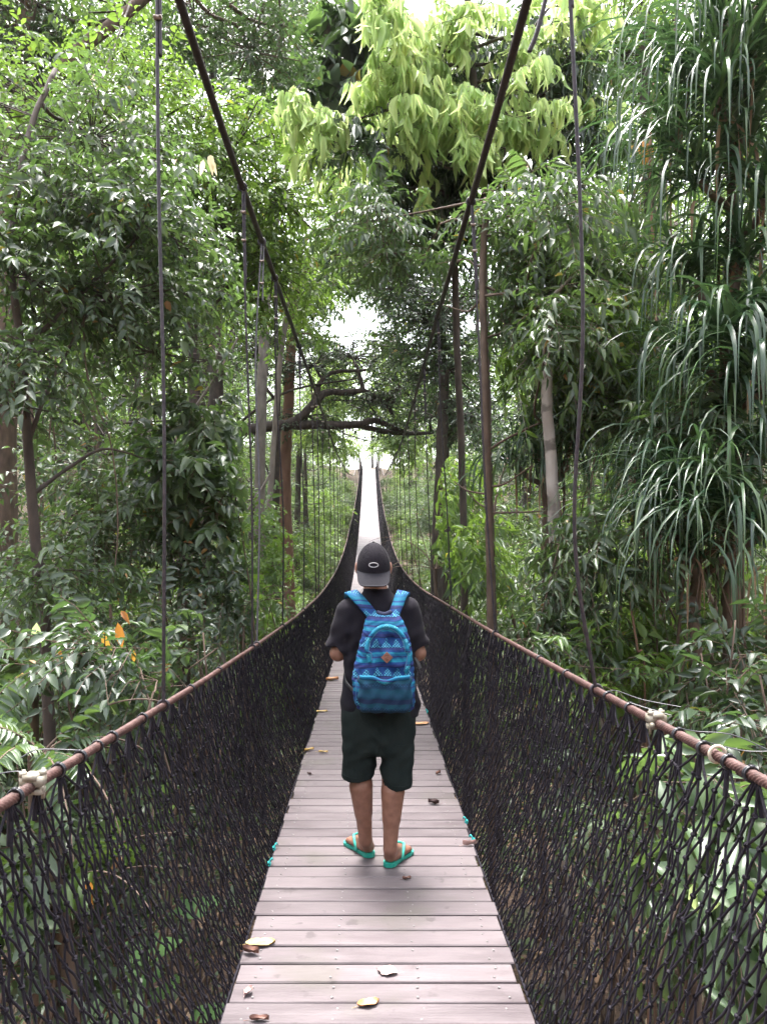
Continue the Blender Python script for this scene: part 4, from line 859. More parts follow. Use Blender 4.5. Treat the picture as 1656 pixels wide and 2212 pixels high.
make_tree("tree", "young drooping lime-green leaves over dark older foliage, right of the bridge top", "tree",
    [G(1075, 9.2), P(1060, 1200, 9.2), P(1050, 800, 9.1), P(1040, 450, 9), P(1020, 150, 8.9), P(1000, -150, 8.8)], (.05, .04),
    [pb(680, 255, 8.6, 33, 10, .25, 21), pb(715, 320, 8.7, 30, 13, .25, 17), pb(700, 270, 8.6, 36, 7, .2, 13), pb(860, 60, 8.6, 44, 42, .5, 46), pb(850, 180, 8.5, 36, 30, .35, 34), pb(890, 130, 8.7, 48, 24, .4, 27), pb(960, 60, 8.7, 48, 30, .5, 31), pb(1000, 40, 8.8, 48, 24, .5, 21), pb(970, 200, 8.5, 56, 12, .3, 26), pb(905, 255, 8.5, 48, 13, .3, 24), pb(990, 265, 8.4, 40, 15, .3, 21), pb(1060, 240, 8.4, 40, 13, .3, 21), pb(1110, 190, 8.5, 48, 18, .3, 17), pb(1150, 250, 8.4, 44, 13, .3, 21), pb(1200, 60, 8.8, 48, 36, .5, 24), pb(1260, 40, 8.9, 40, 30, .4, 26), pb(1270, 130, 8.9, 32, 18, .3, 13), pb(1280, 230, 9, 36, 12, .3, 13), pb(1110, 90, 8.8, 56, 30, .5, 21), pb(850, 290, 8.5, 24, 12, .2, 8), pb(1090, 320, 8.3, 40, 12, .3, 11), pb(930, 340, 8.5, 32, 9, .3, 7)],
    'lime', 'lime leaf', 'dark bark', rb=.022, over=dict(twr=.004, mul=1.1))
make_tree("tree", "dense near-black glossy crown hanging under the lime-green young leaves", "tree",
    [G(1010, 10.4), P(1000, 1100, 10.4), P(985, 700, 10.2), P(980, 350, 10), P(990, 100, 10)], (.05, .04),
    [pb(890, 320, 9.8, 90, 60, .8, 110), pb(1000, 340, 9.8, 110, 60, .8, 130), pb(1110, 290, 9.8, 110, 60, .8, 120), pb(1180, 370, 9.6, 100, 60, .8, 90), pb(880, 430, 10, 90, 60, .8, 90), pb(1010, 150, 10.2, 180, 70, .8, 120), pb(1180, 160, 10.2, 120, 70, .8, 80), pb(960, 480, 10, 90, 50, .7, 70), pb(870, 220, 10.3, 60, 60, .6, 50), pb(925, 190, 9.2, 50, 40, .3, 26), pb(1020, 150, 9.2, 60, 30, .3, 26), pb(1180, 180, 9.2, 60, 60, .4, 30), pb(790, 330, 8.7, 30, 40, .3, 20), pb(1230, 130, 8.9, 40, 50, .3, 24)],
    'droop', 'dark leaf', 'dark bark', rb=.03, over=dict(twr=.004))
make_tree("tree", "thin straight brown trunk right beside the netting with fine bare side twigs", "tree",
    [G(1064, 6.6), P(1060, 1370, 6.6), P(1055, 1100, 6.6), P(1047, 800, 6.6), P(1042, 600, 6.7), P(1050, 430, 6.8)], (.036, .03),
    [pb(1130, 480, 6.8, 130, 70, .6, 80), pb(1000, 560, 6.9, 110, 70, .6, 80), pb(1160, 600, 6.7, 140, 70, .6, 90), pb(1090, 700, 6.8, 110, 70, .6, 70), pb(960, 660, 7.2, 60, 60, .5, 42), pb(1220, 480, 7, 90, 70, .6, 50), pb(830, 540, 7.6, 90, 70, .6, 60), pb(1290, 600, 6.8, 90, 70, .6, 60), pb(790, 480, 7.8, 70, 50, .5, 34), pb(1200, 450, 5.6, 80, 70, .3, 34), pb(1185, 690, 5.6, 70, 80, .3, 36)],
    'lance', 'glossy leaf', 'brown bark', rb=.012, over=dict(ll=0.116, L=.40, mul=1.7),
    limbs=[([P(1056, 972, 6.6), P(1090, 950, 6.5), P(1150, 920, 6.4), P(1190, 905, 6.4)], .014, .006), ([P(1056, 1052, 6.6), P(1090, 1045, 6.5), P(1125, 1022, 6.4), P(1150, 1005, 6.4)], .011, .005), ([P(1056, 1108, 6.6), P(1110, 1107, 6.5), P(1180, 1104, 6.3)], .011, .005), ([P(1054, 1068, 6.6), P(1010, 1060, 6.7), P(980, 1040, 6.8)], .010, .004), ([P(1056, 1100, 6.6), P(1030, 1085, 6.7), P(1000, 1050, 6.8)], .009, .004)])
make_tree("tree", "pale grey mottled trunk, slightly bent, standing among the strap leaves on the right", "tree",
    [G(1215, 6), P(1205, 1380, 6), P(1198, 1180, 6), P(1190, 1000, 6), P(1180, 830, 6), P(1192, 640, 6.05)], (.054, .04),
    [pb(1240, 640, 6.5, 90, 70, .5, 50), pb(1300, 540, 6.6, 90, 80, .5, 50), pb(1150, 760, 6.4, 90, 50, .4, 40), pb(1260, 760, 6.4, 80, 60, .5, 40)], 'lance', 'fresh leaf', 'pale bark', rb=.014, over=dict(ll=0.112))
TS = make_tree("tree", "tall small-leaved tree with a thin dark trunk left of the hanging strap leaves", "tree",
    [G(1400, 12), P(1405, 1100, 12), P(1410, 700, 12), P(1400, 400, 12), P(1390, 150, 12), P(1380, -100, 12)], (.11, .07),
    [pb(1340, 120, 12.5, 120, 110, 1.2, 170), pb(1420, 60, 12.6, 120, 90, 1.2, 130), pb(1380, 300, 12.4, 100, 100, 1.1, 130), pb(1350, 470, 12.4, 110, 90, 1.1, 120), pb(1400, 620, 12.4, 100, 90, 1.1, 110), pb(1370, 780, 12.4, 110, 80, 1.1, 110), pb(1560, 200, 13.5, 120, 200, 1.1, 160), pb(1600, 560, 13.5, 110, 200, 1.1, 160)],
    'small', 'fresh leaf', 'dark bark', rb=.03, over=dict(ll=0.098))
make_tree("tree", "broad-leaved tree at the top centre with very large deep-green leaves", "tree",
    [G(560, 17), P(562, 1000, 17), P(590, 500, 17), P(680, 200, 17), P(730, -50, 17)], (.12, .09),
    [pb(700, 210, 16.5, 60, 30, .6, 18), pb(790, 50, 17, 60, 50, .8, 24), pb(760, 150, 17, 50, 60, .7, 18), pb(800, 250, 17, 40, 30, .5, 10)], 'big', 'glossy leaf', 'grey bark', rb=.04, over=dict(ll=0.750, L=.6, k=5, twr=.01),
    extra=[([pb(700, 60, 18, 90, 90, 1.5, 150), pb(640, 200, 18, 100, 80, 1.5, 140), pb(780, 400, 18, 80, 60, 1.2, 80), pb(720, 340, 18, 80, 70, 1.2, 80)], 'medium')])
make_tree("tree", "pale green far crown over the end of the bridge, under the arching limbs", "tree",
    [G(640, 38), P(645, 1000, 38), P(660, 900, 38), P(690, 860, 38)], (.16, .08),
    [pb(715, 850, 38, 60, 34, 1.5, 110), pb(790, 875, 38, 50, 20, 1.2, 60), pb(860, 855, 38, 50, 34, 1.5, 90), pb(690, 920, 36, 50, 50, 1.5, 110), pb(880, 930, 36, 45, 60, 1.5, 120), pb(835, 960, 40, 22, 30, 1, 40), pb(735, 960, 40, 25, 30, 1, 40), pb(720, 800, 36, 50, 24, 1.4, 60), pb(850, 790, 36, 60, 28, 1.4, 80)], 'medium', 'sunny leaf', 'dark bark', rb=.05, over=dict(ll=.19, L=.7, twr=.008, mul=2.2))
make_tree("tree", "overhanging leafy branches just above the bright gap of sky", "tree",
    [G(600, 23), P(598, 1000, 23), P(605, 760, 23), P(640, 620, 23), P(700, 540, 23)], (.12, .06),
    [pb(720, 590, 23, 90, 30, 1.2, 110), pb(800, 600, 23.5, 80, 26, 1.2, 90), pb(660, 650, 23, 40, 40, 1, 70), pb(870, 650, 23, 50, 40, 1, 70), pb(760, 520, 23, 90, 50, 1.2, 120), pb(840, 740, 24, 50, 30, 1, 60), pb(690, 740, 23, 40, 30, 1, 50)], 'medium', 'fresh leaf', 'dark bark', rb=.04, over=dict(ll=.14, L=.6, twr=.006, mul=1.8))
make_tree("tree", "high mid-green canopy tree filling the top left behind the slanting limb", "tree",
    [G(440, 26), P(445, 900, 26), P(450, 500, 26), P(460, 150, 26)], (.2, .12),
    [pb(480, 60, 26, 110, 60, 2, 130), pb(580, 30, 26, 100, 60, 2, 120), pb(660, 120, 26.5, 90, 80, 2, 120), pb(380, 130, 26, 100, 60, 2, 110), pb(300, 50, 26, 90, 50, 2, 80), pb(180, 150, 26, 80, 50, 2, 70), pb(560, 170, 26, 100, 60, 2, 110), pb(700, 20, 27, 70, 50, 2, 80), pb(620, 260, 26, 90, 60, 2, 90)], 'medium', 'forest leaf', 'dark bark', rb=.05, over=dict(ll=.19, L=.7, twr=.008, mul=1.9))
make_tree("tree", "fine-leaved dark tree right of the gap of sky above the deck", "tree",
    [G(965, 18), P(962, 1000, 18), P(955, 800, 18), P(960, 560, 18), P(950, 400, 18)], (.10, .07),
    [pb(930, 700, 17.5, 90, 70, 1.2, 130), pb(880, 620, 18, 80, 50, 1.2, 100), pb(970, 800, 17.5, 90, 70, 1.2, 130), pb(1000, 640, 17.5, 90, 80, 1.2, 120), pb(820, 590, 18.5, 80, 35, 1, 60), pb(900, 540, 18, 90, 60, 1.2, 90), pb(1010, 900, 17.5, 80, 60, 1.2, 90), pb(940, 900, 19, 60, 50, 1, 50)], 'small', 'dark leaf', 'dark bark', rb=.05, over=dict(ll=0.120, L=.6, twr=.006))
accents(TS, "orange_leaf", 'orange leaf', [(1388, 305, 11, .36, .55), (1372, 312, 11, .2, .9)], .8)
for lab, tr, r, bk in (("pale pinkish trunk far back between the left leaves", [G(320, 21), P(320, 1000, 21), P(318, 780, 21), P(316, 600, 21)], .12, 'pale bark'),
                       ("stout grey trunk behind the left hangers, mostly hidden by leaves", [G(415, 24), P(415, 1000, 24), P(424, 740, 24), P(430, 560, 24)], .26, 'grey bark'),
                       ("leaning bare-stemmed sapling between the left steel hangers", [G(565, 13), P(572, 1250, 13), P(585, 1050, 13), P(603, 800, 13), P(620, 680, 13)], .05, 'grey bark'),
                       ("crooked dark trunk bending low behind the right netting", [G(1380, 8.5), P(1395, 1470, 8.5), P(1420, 1330, 8.6), P(1400, 1150, 8.8)], .06, 'brown bark'),
                       ("dark straight trunk just right of the man, back in the thicket", [G(940, 17), P(944, 1200, 17), P(952, 1000, 17), P(960, 800, 17)], .14, 'dark bark')):
    top = tr[-1]; make_tree("tree", lab, "tree", tr, (r, r * .8), [(top + [0, .4, .6], (1.3, 1.2, .9), 90)], 'medium', 'forest leaf', bk, rb=.03)
# ---------------------------------------------------------------- strap-leaved climbers
def straps(mb, c, n, L, w, th0=(10, 75), seg=9, grav=1.1, hemi=None, vlo=0, vhi=.95):
    az = R.uniform(0, 2 * np.pi, n) if hemi is None else R.normal(hemi[0], hemi[1], n)
    th = np.radians(R.uniform(*th0, n)); ln = L * R.uniform(.6, 1.15, n); b = grav * R.uniform(.7, 1.4, n)
    p = np.repeat(np.asarray(c, float)[None], n, 0) + rn(n, 3) * .05; h = np.stack([np.sin(az), np.cos(az), 0 * az], -1); pts = [p.copy()]; nms = []
    for k in range(seg):
        t = (k + .5) / seg; e = np.maximum(th - b * 2.6 * t ** 1.3, -1.5); d = h * np.cos(e)[:, None] + UP * np.sin(e)[:, None]
        nms.append(-h * np.sin(e)[:, None] + UP * np.cos(e)[:, None]); p = p + d * (ln / seg)[:, None]; pts.append(p.copy())
    pts = np.stack(pts, 1); nms = np.stack(nms + [nms[-1]], 1); sd = np.stack([np.cos(az), -np.sin(az), 0 * az], -1)[:, None]
    tw_ = R.normal(0, .5, (n, 1, 1)) * np.linspace(0, 1, seg + 1)[None, :, None]; sd = nrm(sd * np.cos(tw_) + nms * np.sin(tw_))
    wp = (w * .5 * R.uniform(.7, 1.2, n))[:, None] * np.interp(np.linspace(0, 1, seg + 1), [0, .1, .6, 1], [.7, 1, .85, .06])[None]
    v = np.stack([pts - sd * wp[..., None] + nms * wp[..., None] * .35, pts, pts + sd * wp[..., None] + nms * wp[..., None] * .35], 2)
    m = (seg + 1) * 3; i = np.arange(n)[:, None, None] * m + np.arange(seg)[None, :, None] * 3 + np.arange(2)[None, None]
    f = np.stack([i, i + 1, i + 4, i + 3], -1).reshape(-1, 4)
    mb.add(v.reshape(-1, 3), f, np.repeat(np.clip(R.uniform(vlo, vhi, n), 0, 1), m))
def strap_plant(label, stem, heads, L, w, n, leaf='strap leaf', group=None):
    base = np.asarray(stem[0], float); o = thing("strap_leaved_climber", label, "climbing plant", base, group)
    tw = MB(); sp = spline(stem, 30); tw.add(*tube(sp + rn(30, 3) * .01, np.linspace(.045, .03, 30), 8))
    for k in range(2):
        tw.add(*tube(spline([base + rn(3) * [.2, .2, 0], sp[8] + rn(3) * .12, sp[18] + rn(3) * .1, sp[-1]], 24), .012, 5))
    mb = MB(); dr = MB()
    for hd in heads:
        hd = np.asarray(hd, float); s = sp[np.argmin(np.linalg.norm(sp - hd + [0, 0, .3], axis=1))]; branch(tw, s, hd, .03, .024, .05)
        straps(mb, hd, int(n * 1.25), L * 1.1, w * .8, (15, 80)); straps(mb, hd + [0, 0, .12], n // 3, L * .7, w * .72, (40, 88), grav=.9)
        straps(dr, hd - [0, 0, .1], n // 16, L * .6, w * .8, (-70, -10), grav=1.2)
    obj("stem", tw, BARK['brown bark'], o); obj("leaves", mb, LM['strap leaf'], o); obj("dead_leaves", dr, LM['dry leaf'], o); return o
strap_plant("tall climber with curtains of long strap leaves filling the upper right corner", [G(1600, 5.8), P(1590, 1100, 5.8), P(1580, 500, 5.8), P(1570, -50, 5.8)],
    [P(1555, 50, 5.6), P(1630, 120, 5.5), P(1490, 170, 5.9), P(1600, 300, 5.6), P(1510, 390, 5.7), P(1650, 430, 5.4), P(1660, -10, 5.6), P(1560, 210, 5.4), P(1450, 300, 6.1)], 1.15, .030, 52)
strap_plant("lower strap-leaved climber with pale shining blades at the right edge", [G(1575, 5.4), P(1570, 1250, 5.4), P(1565, 900, 5.4), P(1565, 740, 5.4)],
    [P(1560, 735, 5.2), P(1630, 800, 5.0), P(1500, 790, 5.6), P(1640, 990, 5.0), P(1580, 900, 5.3), P(1650, 690, 5.3), P(1500, 600, 5.8), P(1600, 560, 5.5)], .92, .036, 46)
strap_plant("strap-leaved clump behind the pale mottled trunk", [G(1170, 7), P(1180, 1150, 7), P(1185, 960, 7)], [P(1150, 960, 7), P(1215, 950, 7), P(1180, 1010, 6.8), P(1110, 1000, 7.2), P(1250, 960, 7)], .8, .026, 40)
strap_plant("dark strap-leaved clump between the rope hanger and the right edge climbers", [G(1410, 6), P(1410, 1250, 6), P(1405, 960, 6)], [P(1390, 940, 6), P(1440, 960, 5.8), P(1400, 1040, 5.8), P(1470, 1040, 5.8)], .82, .025, 30)
strap_plant("low dark curtain of strap leaves above the ground at the right", [G(1500, 5.2), P(1500, 1400, 5.2), P(1490, 1090, 5.2)], [P(1460, 1060, 5.2), P(1530, 1090, 5.0), P(1420, 1120, 5.3), P(1590, 1120, 4.9), P(1640, 1160, 4.8), P(1500, 1180, 5)], .95, .025, 44)
# ---------------------------------------------------------------- understorey, near the rails
SH = [
 ("orange-tipped shrub just outside the left rail, with a few rust-coloured hanging leaves", [pb(250, 1400, 3.7, 110, 60, .35, 34), pb(150, 1420, 3.8, 80, 60, .3, 18), pb(340, 1470, 3.8, 90, 60, .3, 20)], 'glossy', 'dark leaf', dict(ll=.085)),
 ("leafy dark bush at the far left edge, below the slender trunk's leaves", [pb(40, 1330, 6.2, 130, 80, .5, 50), pb(170, 1500, 5.8, 130, 70, .4, 45)], 'glossy', 'glossy leaf', None),
 ("grey-green bush with layered leaves left of the first hanger", [pb(230, 1180, 6.3, 160, 90, .7, 90), pb(330, 1080, 6.6, 140, 80, .7, 80), pb(180, 1020, 6.6, 150, 80, .7, 70)], 'glossy', 'glossy leaf', None),
 ("bush with big pale-shining leaves right of the first left hanger", [pb(430, 1010, 6.4, 90, 70, .5, 50), pb(470, 1110, 6.3, 90, 60, .5, 45), pb(400, 900, 6.8, 90, 70, .5, 42)], 'glossy', 'glossy leaf', dict(ll=0.140)),
 ("low dark bush behind the left rail near the second hanger", [pb(450, 1260, 6.5, 110, 70, .6, 60), pb(540, 1300, 7, 90, 60, .6, 50), pb(400, 1380, 5.4, 110, 60, .5, 42)], 'glossy', 'dark leaf', None),
 ("light green shrub below the reddish trunk", [pb(610, 1240, 10, 80, 60, .8, 70), pb(560, 1160, 10, 80, 70, .8, 70), pb(680, 1240, 11, 60, 50, .8, 50)], 'medium', 'fresh leaf', None),
 ("shrub with small shiny leaves rising behind the left netting by the hangers", [pb(470, 1400, 4.6, 80, 50, .4, 30), pb(400, 1480, 4.2, 80, 50, .3, 26)], 'glossy', 'glossy leaf', dict(ll=0.094)),
 ("shrub with broad drooping leaves outside the left net at its foot", [pb(150, 1850, 3.3, 150, 110, .3, 26), pb(330, 1800, 3.8, 130, 100, .35, 30)], 'glossy', 'glossy leaf', dict(ll=0.117)),
 ("dark shrub below deck level behind the left netting", [pb(300, 2000, 3.9, 160, 90, .4, 40), pb(480, 1820, 4.8, 120, 90, .4, 40), pb(100, 2050, 3.3, 130, 100, .3, 28)], 'glossy', 'dark leaf', None),
 ("glossy lance-leaved shrub pressed against the right net, bright under the rail grip", [pb(1480, 1760, 2.9, 130, 110, .3, 34), pb(1560, 1900, 2.8, 110, 110, .3, 28), pb(1400, 1850, 3.2, 110, 90, .3, 24)], 'lance', 'fern leaf', dict(ll=.17, ratio=.30)),
 ("lance-leaved shrub outside the right rail next to the second hanger", [pb(1170, 1290, 6, 110, 70, .5, 50), pb(1120, 1380, 5.8, 90, 50, .5, 30), pb(1220, 1390, 5.6, 90, 60, .5, 35)], 'lance', 'glossy leaf', None),
 ("arching lance-leaved branch bush with yellow hanging leaves in the right middle", [pb(1270, 1200, 5.4, 110, 50, .35, 34), pb(1350, 1160, 5.3, 110, 40, .35, 28), pb(1190, 1170, 5.6, 80, 40, .35, 22)], 'lance', 'glossy leaf', dict(vhi=1.06)),
 ("high leafy bush right of the bowed hanger wire", [pb(1300, 860, 6.6, 110, 90, .6, 80), pb(1390, 790, 6.5, 90, 80, .6, 60), pb(1240, 740, 6.8, 100, 80, .6, 70), pb(1420, 920, 6.2, 110, 60, .5, 45)], 'lance', 'glossy leaf', None),
 ("long-leaved bush hanging over the lower right strap leaves", [pb(1490, 930, 5.3, 70, 40, .3, 16), pb(1540, 1050, 5.2, 60, 35, .3, 12)], 'lance', 'glossy leaf', dict(ll=0.133)),
 ("low bush at the foot of the right rail post with drooping leaves", [pb(1330, 1380, 5.6, 110, 70, .5, 40), pb(1440, 1420, 5.8, 110, 70, .5, 40), pb(1260, 1440, 5, 80, 40, .4, 20)], 'lance', 'fresh leaf', None),
 ("small-leaved bush above the right rail by the zip ties", [pb(1600, 1420, 4.4, 90, 70, .4, 30), pb(1620, 1560, 3.8, 70, 60, .3, 24), pb(1540, 1500, 4.8, 90, 50, .4, 26)], 'glossy', 'dark leaf', dict(ll=0.094)),
 ("bright shrub behind the right hangers beyond the man", [pb(900, 1150, 12, 60, 80, .8, 70), pb(960, 1060, 12, 80, 80, .9, 80), pb(1010, 1190, 10, 80, 80, .8, 70)], 'lance', 'fresh leaf', dict(ll=0.156)),
 ("dark low shrub below deck level behind the right netting", [pb(1250, 1800, 4.4, 110, 80, .4, 30), pb(1180, 1650, 5.4, 110, 80, .5, 36)], 'lance', 'glossy leaf', None),
]
SO = [shrub(lab, bl, kd, lf, over=ov) for lab, bl, kd, lf, ov in SH]
accents(SO[0], "rusty_leaves", 'orange leaf', [(255, 1345, 3.6, .13, .35), (262, 1320, 3.6, .08, .2), (178, 1395, 3.6, .085, .1), (225, 1365, 3.6, .11, .95), (310, 1415, 3.55, .09, .9), (290, 1405, 3.6, .07, .8), (130, 1400, 3.7, .06, .6), (285, 1580, 3.3, .13, .5), (350, 1590, 3.4, .10, .8), (190, 1900, 2.9, .10, .15), (200, 1930, 3, .08, .3)], .33)
accents(SO[0], "young_leaves", 'lime leaf', [(80, 1345, 3.7, .12, .1), (315, 1420, 3.5, .11, .4), (245, 1510, 3.4, .08, .3)], .42)
accents(SO[11], "yellow_leaves", 'lime leaf', [(1350, 1195, 5.2, .19, .45), (1308, 1250, 5.2, .12, .4), (1437, 1075, 5.2, .10, .6), (1450, 1092, 5.2, .09, .5), (1466, 1120, 5.2, .13, .4), (1300, 1130, 5.3, .09, .6), (1322, 1205, 5.2, .08, .3)], .26)
accents(SO[12], "yellow_leaves", 'lime leaf', [(1367, 660, 6.1, .17, .3), (1330, 800, 6.1, .13, .25), (1395, 930, 5.9, .12, .5), (1310, 930, 6, .13, .2), (1240, 560, 6, .14, .2)], .24)
accents(SO[9], "young_leaves", 'lime leaf', [(1500, 1905, 2.6, .13, .1), (1470, 1900, 2.6, .12, .05), (1540, 1915, 2.55, .12, .2), (1330, 1830, 2.9, .10, .0), (1440, 1820, 2.7, .10, .1)], .25)
accents(SO[10], "yellow_leaves", 'lime leaf', [(1215, 1330, 5.5, .12, .4), (1150, 1300, 5.6, .10, .1)], .28)
# hanging and rusty single leaves in the shrubs are leaves of their crowns
# ferny palms
def frond_plant(label, c, n, L, leaf='fern leaf', name="fern_palm", az0=None, lf=.22, ratio=.20, el=(15, 60)):
    base = np.array([c[0], c[1], float(gnd(c[0], c[1]))]); o = thing(name, label, "fern", base); mb = MB(); tw = MB(); c = np.asarray(c, float)
    tw.add(*tube(spline([base, base + (c - base) * .5 + rn(3) * .05, c], 10), .03, 7))
    for k in range(n):
        az = (k / n * 2 * np.pi + R.normal(0, .25)) if az0 is None else R.normal(*az0); e = math.radians(R.uniform(*el)); ln = L * R.uniform(.8, 1.15); h = np.array([math.sin(az), math.cos(az), 0])
        pts = [c.copy()]; d_ = []
        for s in range(14):
            ee = e - 1.5 * (s / 14) ** 1.2; dd = h * math.cos(ee) + UP * math.sin(ee); pts.append(pts[-1] + dd * ln / 14); d_.append(dd)
        pts = np.array(pts); tw.add(*tube(pts, np.linspace(.007, .002, 15), 5)); t = np.linspace(.12, 1, 22); q = np.stack([np.interp(t, np.linspace(0, 1, 15), pts[:, a]) for a in range(3)], -1); tan = nrm(np.gradient(q, axis=0)); sd = nrm(np.cross(tan, UP + .2 * rn(3))); uv = np.cross(sd, tan)
        for s in (-1, 1):
            fw = sd * s * .85 + tan * .55 - UP * .18 + rn(22, 3) * .05; l_ = lf * np.sin(np.pi * np.clip(t * .86 + .08, 0, 1)) ** .7 * (ln / .9)
            place(mb, LAN, q, fw, uv + .1 * rn(22, 3), l_, l_ * ratio, np.clip(R.random() * .6 + .4 * R.random(22), 0, 1))
    obj("stalks", tw, BARK['brown bark'], o); obj("fronds", mb, LM[leaf], o); return o
frond_plant("feathery fern fronds at the left edge above the rail", P(70, 1470, 4.0), 12, .75, lf=.2)
frond_plant("arching palm fronds right behind the left rail grip", P(90, 1630, 3.1), 13, .62, lf=.17, el=(10, 50))
frond_plant("fern fronds seen through the left net at the lower left corner", P(120, 1960, 3.2), 8, .7, leaf='fresh leaf')
frond_plant("small palm beyond the right netting behind the man's shoulder", P(940, 1230, 13), 10, 1.5, lf=.4)
frond_plant("fern tuft in the dark thicket behind the left hangers", P(520, 1330, 8), 9, .9, leaf='fresh leaf')
# a broad pale-leaved ground plant
def broad(label, c, n, L):
    base = np.array([c[0], c[1], float(gnd(c[0], c[1]))]); o = thing("broad_leaved_plant", label, "plant", base); c = np.asarray(c, float); mb = MB(); tw = MB()
    az = np.arange(n) * 2.4 + R.random(n); h = np.stack([np.sin(az), np.cos(az), 0 * az], -1); tip = c + h * R.uniform(.10, .38, (n, 1)) + UP * R.uniform(-.1, .25, (n, 1))
    for t in tip: tw.add(*tube(spline([base, base + (t - base) * .6 + UP * .12, t], 10), .008, 5))
    place(mb, [leaf_tpl([0, .08, .25, .5, .75, .92, 1], [.3, .7, 1, .95, .68, .28, .02], .12, .25, .012)], tip, h + UP * R.uniform(-.3, .25, (n, 1)), UP + .25 * rn(n, 3), L * R.uniform(.7, 1.2, n), L * .75 * R.uniform(.8, 1.1, n), R.random(n))
    obj("stalks", tw, BARK['brown bark'], o); obj("leaves", mb, LM['broad leaf'], o)
broad("broad pale-green leaves low behind the left net near the deck edge", P(410, 2080, 4.6), 12, .42)
broad("broad rounded leaves at the bottom left under the deck", P(360, 2200, 4.2), 9, .40)
# lianas
def liana(label, pts, r, brk='brown bark', leaves=0):
    o = thing("liana", label, "vine", pts[0]); p = spline(pts, 60); tw = MB(); tw.add(*tube(p + rn(60, 3) * r * .2, r, 6)); obj("stem", tw, BARK[brk], o)
    if leaves:
        mb = MB(); k = R.integers(5, 58, leaves); sprays(mb, None, p[k], rn(leaves, 3) * [1, 1, .3], .18, 4, .10, .4, MED); obj("foliage", mb, LM['fresh leaf'], o)
liana("pale rope-like vine dropping from the slanting limb at the top left", [P(282, 5, 11.6), P(262, 60, 11.4), P(240, 120, 11.3), P(215, 180, 11.2)], .014, 'pale bark', 5)
liana("thin drooping vine curving down among the left leaves", [P(180, 640, 5.4), P(190, 820, 5.4), P(240, 960, 5.4), P(255, 1130, 5.4), P(245, 1260, 5.4)], .005)
liana("long straight vine hanging left of the strap leaves", [P(1462, -40, 9), P(1450, 200, 9), P(1448, 500, 9), P(1455, 900, 9)], .012, 'brown bark', 10)
liana("vine with sparse leaves hanging beside the thin dark trunk", [P(1410, 180, 11), P(1402, 350, 11), P(1412, 600, 11), P(1420, 820, 11)], .02, 'reddish bark', 12)
liana("thin brown cane standing behind the right rail by the zip ties", [G(1400, 5.2), P(1392, 1500, 5.2), P(1376, 1400, 5.2), P(1360, 1300, 5.2)], .008, 'reddish bark', 3)
for k in range(26):
    l = k % 2 == 0; d_ = R.uniform(8, 17); x = (-1 if l else 1) * R.uniform(2.0, 5.5) * (d_ / 11); z0 = float(gnd(x, d_)) - .1; h = R.uniform(3.5, 8); b0 = np.array([x, d_, z0]); r = R.uniform(.012, .035)
    o = thing("sapling", "thin dark sapling stem in the thicket behind the %s hangers" % ("left" if l else "right"), "sapling", b0, "sapling stems behind the %s hangers" % ("left" if l else "right"))
    pts = spline([b0, b0 + [R.normal(0, .2), R.normal(0, .1), h * .35], b0 + [R.normal(0, .35), R.normal(0, .2), h * .7], b0 + [R.normal(0, .5), R.normal(0, .3), h]], 26); tw = MB(); tw.add(*tube(pts, np.linspace(r, r * .5, 26), 7))
    for q in range(5):
        s = pts[R.integers(7, 25)]; e_ = s + nrm(rn(3) * [1, 1, .3] + UP * .35) * R.uniform(.5, 1.3)
        if clear(e_[None])[0] and clear(((s + e_) / 2)[None])[0]: branch(tw, s, e_, r * .4, .003, .05, 8, .08, 4)
    mb = MB(); kk = R.integers(8, 26, 12); sprays(mb, tw, pts[kk], rn(12, 3) * [1, 1, .3] + UP * .2, .45, 9, .10, .38, MED, 55, .35, .3)
    obj("stem", tw, BARK['brown bark' if k % 3 else 'grey bark'], o); obj("foliage", mb, LM['forest leaf'], o)
# ---------------------------------------------------------------- background trees and bushes (few kinds, copied)
EXCL[0] = False
def bg_proto(label, H, rad, leaf, group, ll=.20, n=30, dens=24, z0=.18, brk='dark bark'):
    base = np.zeros(3); tr = [base, [R.normal(0, .2), R.normal(0, .2), H * .4], [R.normal(0, .4), R.normal(0, .4), H * .75], [R.normal(0, .4), R.normal(0, .4), H * .95]]
    bl = []
    for k in range(n):
        f = z0 + (1 - z0) * (k + R.random()) / n; az = R.uniform(0, 6.28); rr = rad * (.35 + .75 * math.sin(math.pi * min(1, f * .9 + .08))) * R.uniform(.25, .9)
        bl.append(([rr * math.cos(az), rr * math.sin(az), H * f], (rad * .36, rad * .36, rad * .26), dens))
    return make_tree("forest_tree", label, "tree", tr, (H * .011 + .05, .05), bl, 'far', leaf, brk, group, over=dict(ll=ll * .75, twr=.0, mul=1.25), rb=.05)
LFT, RGT, FAR_ = "forest trees behind the left netting", "forest trees behind the right netting", "sunlit trees around the far end of the bridge"
def off(o): o.location = (0, -200, 0)
bgL = "leafy rainforest tree in the thicket behind the left netting, merging with its neighbours"
bgR = "leafy rainforest tree in the thicket behind the right netting, merging with its neighbours"
bgF = "bright sunlit tree beside the far climbing end of the bridge"
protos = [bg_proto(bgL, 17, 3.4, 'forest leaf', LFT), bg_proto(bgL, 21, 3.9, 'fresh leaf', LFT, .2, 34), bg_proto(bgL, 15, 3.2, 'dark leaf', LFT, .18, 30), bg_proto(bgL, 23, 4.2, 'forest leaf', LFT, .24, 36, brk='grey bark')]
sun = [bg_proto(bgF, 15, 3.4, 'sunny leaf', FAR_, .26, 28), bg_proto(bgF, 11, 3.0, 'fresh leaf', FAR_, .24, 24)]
KC = {p.name: kids(p) for p in protos + sun}; used = set()
